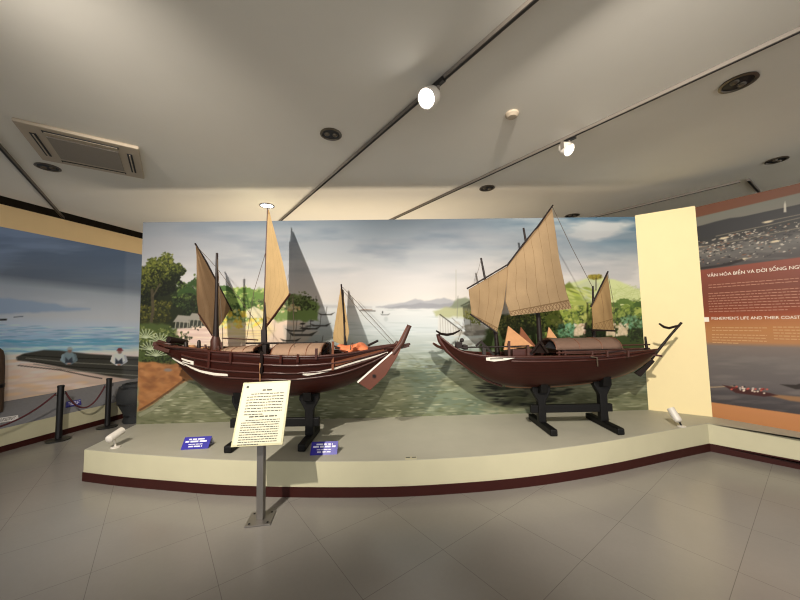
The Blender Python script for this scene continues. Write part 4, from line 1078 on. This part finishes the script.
spar('bow_spar', [at(164, 346, YA - .1), at(182, 347.5, YA - .18), at(208, 350, YA - .22)], .011, M_wood, bA)
# side posts and lashings
def side_post(h, px, ya, yb, w, mat, parent, off=.012):
    a, z_ = h.near(px, yb, off), h.near(px, min(ya, yb), off)
    top = at(px, ya, z_.y); b = MB(); b.beam(a, top, w, w * .7, up=Vector((0, 1, 0))); return b.build('side_post', mat, parent)
for px, ya, yb in ((209.5, 351, 367), (231, 352, 363), (281, 355, 363), (298, 354.5, 362), (316.5, 348.5, 359)): side_post(hA, px, ya, yb, .022, M_rail, bA)
side_post(hA, 333, 341.5, 370, .022, M_midwood, bA); side_post(hA, 262, 352, 373, .026, M_wood2, bA, .016)
b = MB(); b.tube([hA.near(261, 363, .02), hA.near(260.6, 381, .012)], .006, 6); b.build('hanging_line', M_tan, bA)
# masts
M_sailA = sail_mat('brown sailcloth', (134, 110, 84), 5, .0, (96, 66, 42), .25)
M_sailB = sail_mat('yellow sailcloth', (210, 180, 132), 5, .10, (150, 110, 60), .30)
M_sailC = sail_mat('yellow mizzen sailcloth', (208, 178, 130), 4, .06, (140, 100, 56), .30)
foot = lambda px, py, Y: at(px, py, Y)
spar('mast', [at(215.7, 352, 3.38), at(216, 337, 3.37), at(216.5, 300, 3.36), at(217, 253, 3.36)], [.05, .03, .017, .012], M_wood2, bA)
b = MB(); b.tube([at(215.5, 352, 3.38), at(215.6, 341, 3.38), at(216, 335, 3.37)], [.052, .050, .028], 10); b.build('mast_step', M_wood, bA, smooth=50)
spar('mast', [at(264.5, 354, 3.42), at(264.5, 329, 3.42), at(266.5, 300, 3.47), at(268, 222, 3.5)], [.032, .026, .016, .012], M_wood2, bA)
b = MB(); b.beam(at(259, 345, 3.36), at(260, 357, 3.3), .03, .03); b.beam(at(268, 343.5, 3.44), at(267, 357, 3.44), .03, .03); b.beam(at(264, 330, 3.40), at(264.5, 357, 3.38), .05, .04, up=Vector((0, 1, 0))); b.build('mast_bitts', M_wood2, bA)
# fore sail: a four-cornered lug sail swung towards the wall
o = sail('fore_sail', [at(212.3, 334.5, 3.41), at(212.6, 334.3, 3.415), at(230.5, 308, 3.66), at(212, 276, 3.47)], M_sailA, bA, belly=.03)
bpy.data.objects.remove(o)
def poly_sail(name, left, right, mat, parent, n=14, belly=.04, bdir=(0, -1, 0), hem=True):
    """left and right edges as polylines from foot to head"""
    def along(pl, t):
        ls = [0]
        for a, z_ in zip(pl[:-1], pl[1:]): ls.append(ls[-1] + (z_ - a).length)
        q = t * ls[-1]
        for i in range(len(pl) - 1):
            if q <= ls[i + 1] + 1e-9: return pl[i].lerp(pl[i + 1], (q - ls[i]) / max(1e-9, ls[i + 1] - ls[i]))
        return pl[-1]
    rows, uvs = [], []; nv = 30
    for j in range(nv):
        v = j / (nv - 1); a, z_ = along(left, v), along(right, v); r, u_ = [], []
        for i in range(n):
            u = i / (n - 1); p = a.lerp(z_, u)
            p = p + Vector(bdir) * (belly * math.sin(math.pi * u) * math.sin(math.pi * (v * .92 + .04)) + .005 * math.sin(u * 17 + v * 5))
            r.append(p); u_.append((u, v))
        rows.append(r); uvs.append(u_)
    b = MB(); b.grid(rows, uvs); return b.build(name, mat, parent, smooth=70)
fs = poly_sail('fore_sail', [at(212.3, 335, 3.41), at(200, 320, 3.33), at(197, 300, 3.29), at(196, 246, 3.30)],
               [at(212.8, 334.6, 3.42), at(223, 321, 3.55), at(230.5, 308.5, 3.66), at(196.8, 245, 3.305)], M_sailA, bA)
spar('yard', [at(195, 243.2, 3.29), at(206, 262, 3.40), at(218, 285, 3.53), at(232, 311, 3.68)], [.008, .013, .013, .009], M_wood2, fs)
spar('sail_rope', [at(197.8, 313, 3.29), at(212.3, 336, 3.41)], .006, M_wood, fs)
# main sail
ms = poly_sail('main_sail', [at(263.8, 328.5, 3.47), at(264.6, 300, 3.46), at(266.5, 250, 3.45), at(268.2, 210, 3.45)],
               [at(264.6, 328, 3.46), at(289.4, 294.5, 3.10), at(282.5, 262, 3.22), at(268.8, 210, 3.45)], M_sailB, bA, 16, .03, (.6, -.3, 0))
spar('yard', [at(267.8, 206.5, 3.46), at(266.8, 240, 3.47), at(265, 300, 3.48), at(263.6, 330, 3.49)], [.007, .012, .013, .010], M_wood, ms)
spar('boom', [at(263.2, 330.5, 3.48), at(276, 313.5, 3.29), at(290, 294, 3.09)], [.010, .012, .009], M_wood, ms)
# mizzen
mz = poly_sail('mizzen_sail', [at(345.5, 346.5, 3.56), at(333, 341, 3.72), at(333, 334, 3.76), at(341, 287, 3.9)],
               [at(346.4, 346, 3.56), at(349.4, 332, 3.52), at(345, 306, 3.72), at(342.2, 287, 3.88)], M_sailC, bA, 12, .02, (.5, -.3, 0))
spar('yard', [at(341.3, 284.5, 3.90), at(342.6, 300, 3.78), at(344.4, 322, 3.62)], .010, M_wood2, mz)
spar('mast', [at(345.5, 354, 3.50), at(344.8, 330, 3.60), at(342.8, 290, 3.85)], [.018, .014, .010], M_wood2, bA)
# roofs
def rx(px, Y): return at(px, 350, Y).x
zt_ = at(300, 343.4, YA - .02).z; ze_ = at(300, 356.6, YA - .245).z
arch_roof('cabin_roof', rx(276, YA - .1), rx(324, YA - .1), YA, .235, ze_, zt_, M_roofA, bA, 0, .8)
zt2 = at(240, 347, YA).z; ze2 = at(240, 353.5, YA - .2).z
arch_roof('fore_roof', rx(224, YA - .1), rx(257, YA - .1), YA, .19, ze2, zt2, M_roofA, bA, .05, .8)
b = MB(); b.box(Vector((rx(300, YA), YA, ze_ - .03)), (rx(322, YA) - rx(278, YA), .40, .07)); b.build('cabin_wall', M_wood, bA)
spar('ridge_pole', [at(246, 343.3, YA), at(330, 343, YA)], .010, M_wood2, bA)
b = MB(); b.tube([at(222, 338.2, YA + .1), at(246, 339.2, YA + .1), at(258, 340, YA + .05)], .007, 6); b.build('sheet_spar', M_wood, bA)
b = MB(); b.beam(at(320, 357, YA - .12), at(330, 345, YA - .05), .02, .02); b.beam(at(331, 357, YA - .12), at(330, 343, YA - .05), .02, .02); b.beam(at(330, 343.5, YA - .16), at(330, 343.5, YA + .16), .02, .02); b.beam(at(350, 352, YA - .1), at(334, 346, YA - .1), .016, .016); b.build('stern_frame', M_wood2, bA)
spar('steering_spar', [at(368, 345.5, YA - .05), at(378, 340.6, YA - .08)], .012, M_wood2, bA)
spar('stern_rail', [at(368, 348.5, YA - .16), at(393, 347.5, YA - .06), at(410, 344, YA)], .012, M_wood, bA)
b = MB(); b.beam(at(384, 351, YA), at(409, 344.8, YA), .05, .04); b.build('stern_beam', M_wood, bA)
spar('stern_post', [at(388, 356, YA - .02), at(396, 345, YA - .02), at(397.5, 341, YA - .02)], [.02, .02, .016], M_wood, bA)
# rudder
b = MB(); poly_ = [(357.5, 382.5), (370, 390.5), (386, 375), (397, 357), (400.5, 349.5), (410, 327.5), (406.5, 326), (396, 346.5), (391, 352.5), (383, 359.5), (368, 372.5)]
b.prism([at(x, y, YA - .10) for x, y in poly_], (0, .028, 0)); ru = b.build('rudder', M_ruddA, bA, bevel=.003)
b = MB(); b.ribbon([at(x, y, YA - .106) for x, y in ((357, 381.8), (368, 372), (383, 359), (392, 351.5))], [at(x, y, YA - .106) for x, y in ((358, 383.2), (369, 373.4), (384, 360.2), (392.6, 352.8))], (0, .006, 0)); b.build('white_edge', M_whitep, ru)
b = MB(); b.tube([at(393, 354, YA - .086), at(402, 343, YA - .086), at(408.5, 328, YA - .086), at(409.5, 325.2, YA - .086)], [.024, .026, .022, .026], 8); b.build('rudder_stock', M_wood, ru, smooth=60)
b = MB(); b.box(at(374, 376, YA - .112), (.03, .008, .03)); b.build('hole_plate', M_wood2, ru)
# cords
cord([at(196.5, 246, 3.31), at(217, 268, 3.36), at(262, 330, 3.4)], bA, .0028)
cord([at(267, 248, 3.47), at(254, 291, 3.5), at(246, 343, 3.45)], bA, .0028)
cord([at(342.5, 287, 3.69), at(372, 318, 3.5), at(397, 346, 3.36)], bA, .0028); cord([at(342.5, 290, 3.69), at(366, 318, 3.55), at(393, 346, 3.4)], bA, .0024)
cord([at(217, 256, 3.36), at(222.5, 330, 3.2), at(223, 352, 3.12)], bA, .0035)
cord([at(292.8, 297, 3.12), at(294.5, 352, 3.2)], bA, .0024)
# orange cloth bundle lying in the stern
bc = at(354, 348.5, YA - .02)
t = thing('cloth_bundle', bc, 'crumpled orange cloth bundle lying in the stern of the left boat', 'cloth')
b = MB(); rows = []
for i in range(28):
    x = -.20 + .40 * i / 27; r = []
    for j in range(16):
        w = 2 * math.pi * j / 15; e = max(.05, 1 - (abs(x) / .205) ** 3.0)
        k = 1 + .18 * math.sin(x * 46 + j) + .12 * math.sin(j * 2.1 + x * 21)
        r.append(bc + Vector((x, math.cos(w) * .10 * e * k, max(-.035, math.sin(w) * .045 * e * k + .018 * math.sin(x * 30)))))
    rows.append(r)
b.grid(rows); b.build('cloth', M_orange, t, smooth=80)
b = MB(); b.tube([bc + Vector((-.02, -.115 * math.cos(w), .055 * math.sin(w))) for w in [math.pi * k / 10 for k in range(11)]], .005, 6); b.build('tie', M_line, t)

# ---- right boat --------------------------------------------------
YB = 3.62
hB = Hull(YB,
  [(440, 337), (446, 342), (454, 348), (463, 352.5), (474, 355), (486, 356.5), (510, 357.5), (540, 357.5), (575, 356.8), (607, 355.6), (630, 353.4), (645, 351.5), (657, 350)],
  [(440, 341), (444, 347), (452, 355), (462, 363), (474, 371.5), (486, 379), (498, 384), (512, 387), (535, 387.8), (562, 386.5), (590, 383.5), (612, 379), (632, 372), (646, 363), (657, 353)],
  [(440, .015), (446, .04), (458, .09), (474, .15), (495, .21), (525, .255), (560, .27), (595, .255), (620, .215), (640, .15), (650, .10), (657, .05)])
bB = thing('model_boat', Vector((1.68, YB, .74)), 'right model boat with large pale tan double sail and black tiller', 'model boat', 'model sailing boats')
hB.shell('hull', M_hullB, bB); deck(hB, bB, .035)
for sg in (-1, 1):
    b = MB(); b.tube([p + Vector((0, 0, .006)) for p in strake(hB, 0.0, 1.0, 0, 48, sg, 1.0)], .011, 8); b.build('rail', M_rail, bB, smooth=60)
    b = MB(); b.tube(strake(hB, .30, .985, 0, 44, sg, .88), .010, 6); b.build('wale', M_rail, bB, smooth=60)
stripe(hB, [(486, 357.6), (494, 356.8), (505, 356.8), (515, 357.4)], [(486, 360.4), (494, 361.4), (505, 360.2), (515, 357.8)], 'bow_eye', None, bB)
stripe(hB, [(490, 358.3), (503, 358.2)], [(490, 359.2), (503, 358.8)], 'eye_pupil', M_wood2, bB, .012)
# stem plank
b = MB(); b.tube([at(437.8, 334, YB), at(440, 341, YB), at(447, 350.5, YB), at(458, 360, YB), at(474, 371.8, YB), at(488, 380.5, YB), at(502, 386, YB)], [.022, .026, .026, .024, .022, .02, .012], 8); b.build('stem', M_rail, bB, smooth=60)
b = MB(); b.tube([hB.pt(hB.x0 + (hB.x1 - hB.x0) * (.30 + .68 * i / 24), 0) + Vector((0, 0, -.004)) for i in range(25)], .014, 6); b.build('keel', M_keel, bB, smooth=60)
# horned crossbar at the prow
spar('prow_crossbar', [at(436.5, 331, YB - .1), at(441, 333.8, YB - .05), at(447, 334.8, YB), at(453, 333.8, YB + .1), at(459.5, 330.6, YB + .2)], [.010, .014, .016, .014, .010], M_wood2, bB)
spar('prow_bar', [at(433.5, 343.5, YB - .14), at(437, 346, YB - .08), at(443, 348.5, YB - .02)], [.012, .016, .016], M_wood, bB)  # short brown bar below the crossbar
b = MB(); b.box(at(458.5, 345, YB - .02), (.07, .10, .07)); b.box(at(464.5, 347, YB), (.05, .14, .05)); b.lathe(at(462, 341.8, YB), (0, .3, 1), [(.022, 0), (.026, .02), (.016, .04)], 10); b.build('windlass', M_wood2, bB, bevel=.008)
b = MB(); b.beam(at(484, 357, YB - .16), at(484, 345, YB - .12), .035, .035, up=Vector((0, 1, 0))); b.beam(at(480.5, 341, YB - .12), at(494, 355, YB - .16), .026, .026); b.beam(at(476, 346, YB - .1), at(481, 341.5, YB - .12), .02, .02); b.build('crutch', M_wood2, bB)
spar('fore_rail', [at(462, 347.4, YB - .12), at(500, 346.8, YB - .16), at(528, 346, YB - .2)], .008, M_wood2, bB)
for px in (509, 528): b = MB(); b.beam(at(px, 358, YB - .2), at(px, 341 if px == 509 else 345, YB - .2), .022, .022, up=Vector((0, 1, 0))); b.build('rail_post', M_wood, bB)
b = MB(); b.box(at(518, 352, YB - .03), (.22, .3, .09)); b.build('hatch', M_rail, bB, bevel=.008)
# masts, raked forward
spar('mast', [at(498, 358, YB + .02), at(496, 336, YB + .02), at(481, 258, YB + .06)], [.032, .022, .011], M_wood2, bB)
spar('mast', [at(540.5, 352, YB + .06), at(538.5, 318, YB + .06), at(523.5, 228, YB + .08)], [.034, .026, .012], M_wood2, bB)
M_sailD = sail_mat('pale tan sailcloth', (176, 150, 116), 4, .06, (104, 76, 46), .35)
M_sailE = sail_mat('pale tan main sailcloth', (182, 156, 122), 6, .085, (92, 62, 36), .35)
M_sailF = sail_mat('tan mizzen sailcloth', (172, 142, 100), 2, .20, (100, 72, 44), .35)
f2 = poly_sail('fore_sail', [at(471.5, 315.5, YB - .02), at(470, 302, YB - .02), at(468.6, 289.5, YB)], [at(497, 332.5, YB - .14), at(503.5, 306, YB - .15), at(508.5, 265.5, YB - .08)], M_sailD, bB, 16, .05)
spar('yard', [at(466.8, 288.8, YB + .0), at(486, 277.5, YB - .05), at(509.5, 263.5, YB - .09)], .009, M_wood2, f2)
spar('boom', [at(470, 314, YB - .02), at(484, 323.5, YB - .09), at(498, 333.5, YB - .15)], .009, M_wood2, f2)
m2 = poly_sail('main_sail', [at(510.5, 316, YB - .14), at(505, 301, YB - .15), at(506.5, 285, YB - .13), at(508.2, 265, YB - .10)], [at(572, 308.5, YB - .02), at(566.5, 292, YB - .04), at(559, 258, YB - .07), at(552, 208, YB - .1)], M_sailE, bB, 22, .07)
spar('yard', [at(507, 265.6, YB - .10), at(524, 243.5, YB - .1), at(538, 226.5, YB - .1), at(553, 205, YB - .1)], [.010, .012, .012, .008], M_wood2, m2)
z2 = poly_sail('mizzen_sail', [at(592.5, 329, YB - .1), at(591.8, 306, YB - .08)], [at(614.5, 330, YB - .02), at(607.5, 274, YB - .05)], M_sailF, bB, 12, .03)
spar('yard', [at(590.8, 307, YB - .08), at(599, 290, YB - .07), at(608, 271.5, YB - .05)], .009, M_wood2, z2)
spar('boom', [at(591.5, 330, YB - .1), at(615, 330.8, YB - .02)], .010, M_wood2, z2)
spar('mast', [at(594, 352, YB + .04), at(593.6, 320, YB + .04), at(592.8, 286, YB + .05)], [.022, .016, .010], M_wood2, bB)
# awning, tent opening and cabin roof
b = MB(); b.prism([at(504, 350, YB - .2), at(533, 346, YB - .12), at(508.5, 326, YB + .05)], (.0, .02, 0)); b.build('fore_awning', M_tan, bB)
b = MB(); b.prism([at(519, 346.5, YB - .05), at(536, 346.5, YB - .05), at(521, 327, YB + .1)], (0, .02, 0)); b.build('fore_awning', M_midwood, bB)
b = MB(); b.beam(at(531.5, 353, YB - .22), at(540, 341.6, YB - .1), .03, .012); b.beam(at(548, 353, YB - .22), at(540, 341.6, YB - .1), .03, .012); b.prism([at(533.5, 353, YB - .19), at(546.5, 353, YB - .19), at(540, 343, YB - .09)], (0, .02, 0)); b.build('tent_opening', M_wood2, bB)  # A-frame whose shaded opening is filled with a dark panel
b = MB(); b.prism([at(547, 337.5, YB + .02), at(549, 327, YB + .1), at(557, 338, YB + .02)], (0, .015, 0)); b.build('roof_gable', M_tan, bB)
zt3 = at(580, 337.8, YB).z; ze3 = at(580, 349.5, YB - .2).z
arch_roof('cabin_roof', rx(552, YB - .1), rx(616, YB - .1), YB, .20, ze3, zt3, M_roofB, bB, 0, .8)
b = MB(); b.prism([at(553.5, 339, YB - .02), at(545.5, 347.5, YB - .14), at(557.5, 349.5, YB - .2)], (0, .05, 0)); b.build('cabin_opening_shade', M_slot, bB)  # dark panel stands in for the shade inside the cabin end
b = MB(); b.box(Vector((rx(584, YB), YB, ze3 - .025)), (rx(614, YB) - rx(555, YB), .34, .05)); b.build('cabin_wall', M_wood, bB)
spar('side_rail', [at(556, 353, YB - .26), at(600, 351, YB - .25), at(640, 348.5, YB - .14)], .007, M_wood, bB)
for px in (559, 565, 592, 607, 628): b = MB(); q = at(px, 357, YB - .25); b.beam(q, at(px, 350.6, YB - .25), .018, .018, up=Vector((0, 1, 0))); b.build('side_post', M_wood, bB)
spar('side_rail', [at(612, 345.5, YB + .05), at(650, 344.5, YB)], .008, M_wood, bB)
spar('stern_post', [at(648, 354, YB - .02), at(646, 344, YB - .02), at(645.3, 336.5, YB - .02)], [.018, .014, .010], M_wood2, bB)
b = MB(); b.beam(at(640, 352.5, YB), at(658, 355.6, YB), .12, .02); b.build('transom_plank', M_rail, bB)
b = MB(); b.tube([hB.near(590, 356.5, .016), hB.near(596, 357.5, .018), hB.near(597, 366, .012)], .007, 6); b.build('hanging_line', M_line, bB)
# rudder and tiller
b = MB(); b.prism([at(x, y, YB + .02) for x, y in ((635.5, 373), (641, 376.8), (655, 361.5), (652, 358.8), (644.5, 366.5))], (0, .03, 0)); r2 = b.build('rudder', M_wood2, bB, bevel=.002)
spar('tiller', [at(649, 362, YB + .03), at(660, 348, YB + .02), at(671, 334.5, YB), at(681.5, 322.6, YB - .02)], [.016, .015, .013, .013], M_wood2, r2)
spar('tiller_handle', [at(659.5, 323.8, YB - .04), at(664, 327, YB - .02), at(669, 328.2, YB - .01), at(674, 326.8, YB - .01), at(679, 325.2, YB - .02)], [.010, .014, .014, .013, .010], M_wood2, r2)
# rigging
cord([at(552.5, 207, YB - .1), at(572, 248, YB + .02), at(593, 288, YB + .05)], bB, .003)
cord([at(607.8, 273, YB - .05), at(613, 300, YB + .02), at(616, 345, YB + .1)], bB, .0024)
cord([at(481, 260, YB + .06), at(462, 330, YB), at(456, 345, YB)], bB, .002)

# ------------------------------------------------------------------ trestle stands
def stand(h, pxs, ptrs, label, beam_y, Y0, Y1):
    """two trestles (foot, post, cradle) joined by a stretcher"""
    Yc = h.Y; xs_ = []
    t = thing('boat_stand', Vector((sum(pxs) / 2, Yc, PZ)), label, 'stand', 'black boat stands')
    zb_ = PZ + .17
    for x in pxs:
        b = MB(); b.beam(Vector((x, Y0, PZ + .035)), Vector((x, Y1, PZ + .035)), .075, .07)
        b.build('foot', M_stand, t, bevel=.014)
        zk = h.zk(x)
        b = MB(); ps = [(-.042, PZ + .06), (.042, PZ + .06), (.042, zk - .16), (.10, zk - .05), (.10, zk + .015), (-.10, zk + .015), (-.10, zk - .05), (-.042, zk - .16)]
        b.prism([Vector((x + u, Yc - .035, z)) for u, z in ps], (0, .07, 0)); b.build('post', M_stand, t, bevel=.008)
        # cradle arms hug the bottom of the hull
        b = MB(); top, bot = [], []
        for k in range(13):
            yy = -.12 + .24 * k / 12; q = min(1, (abs(yy) / h.hb(x))) ** (1 / h.PW); z = h.zk(x) + (h.zs(x) - h.zk(x)) * q ** h.PZ_
            top.append(Vector((x - .04, Yc + yy, z - .002))); bot.append(Vector((x - .04, Yc + yy * .8, min(z - .03, zk - .08 + .25 * abs(yy)))))
        b.ribbon(top, bot, (.08, 0, 0)); b.build('cradle', M_stand, t)
    b = MB(); zz = at(400 + F * pxs[1] / Yc, beam_y, Yc).z
    b.beam(Vector((pxs[0] - .12, Yc, zz)), Vector((pxs[1] + .10, Yc, zz)), .045, .085); b.build('stretcher', M_stand, t, bevel=.006)
stand(hA, (-1.64, -.95), None, 'black trestle stand under the left boat behind the text panel', 421.5, YA - .29, YA + .29)
stand(hB, (1.54, 2.22), None, 'black trestle stand under the right boat', 407.5, YB - .29, YB + .29)
# ------------------------------------------------------------------ light
def spot(name, pos, aim, energy, color, angle, blend=.3, radius=.03):
    l = bpy.data.lights.new(name, 'SPOT'); l.energy = energy; l.color = color; l.spot_size = math.radians(angle); l.spot_blend = blend; l.shadow_soft_size = radius
    o = bpy.data.objects.new(name, l); COL.objects.link(o); o.location = pos
    o.rotation_euler = (Vector(aim) - Vector(pos)).to_track_quat('-Z', 'Y').to_euler(); return o
WARM = (1.0, .91, .79)
spot('spot_left_boat', (-1.73, .30, 3.08), (-1.75, 3.8, 1.35), 740, WARM, 84, .8)
spot('spot_right_boat', (.60, .0, 3.08), (2.35, 3.8, 1.3), 860, WARM, 84, .8)
spot('spot_track_a', H1 + A1 * .08, H1 + A1 * 2, 60, (1, .95, .88), 70, .5)
spot('spot_track_b', H2 + A2 * .08, H2 + A2 * 2, 50, (1, .95, .88), 70, .5)
dl = atz(267, 205.5, CEIL - .03); spot('downlight_beam', dl, dl + Vector((0, 0, -1)), 40, (.9, .95, 1), 110, .6)
l = bpy.data.lights.new('rear_room_lamp', 'AREA'); l.energy = 60; l.color = (1, .85, .66); l.shape = 'RECTANGLE'; l.size = 4.0; l.size_y = .6
o = bpy.data.objects.new('rear_room_lamp', l); COL.objects.link(o); o.location = (-.9, 5.4, 1.2); o.rotation_euler = (math.pi, 0, 0)
w = bpy.data.worlds.new('world'); SC.world = w; w.use_nodes = True
bg = w.node_tree.nodes['Background']; bg.inputs[0].default_value = (1.0, .99, .97, 1); bg.inputs[1].default_value = 1.5
SC.view_settings.view_transform = 'Standard'; SC.view_settings.look = 'None'; SC.view_settings.exposure = 0.0; SC.view_settings.gamma = 1.0
SC.cycles.use_denoising = True
SC.cycles.max_bounces = 8; SC.cycles.diffuse_bounces = 4
SC.cycles.filter_width = 1.15
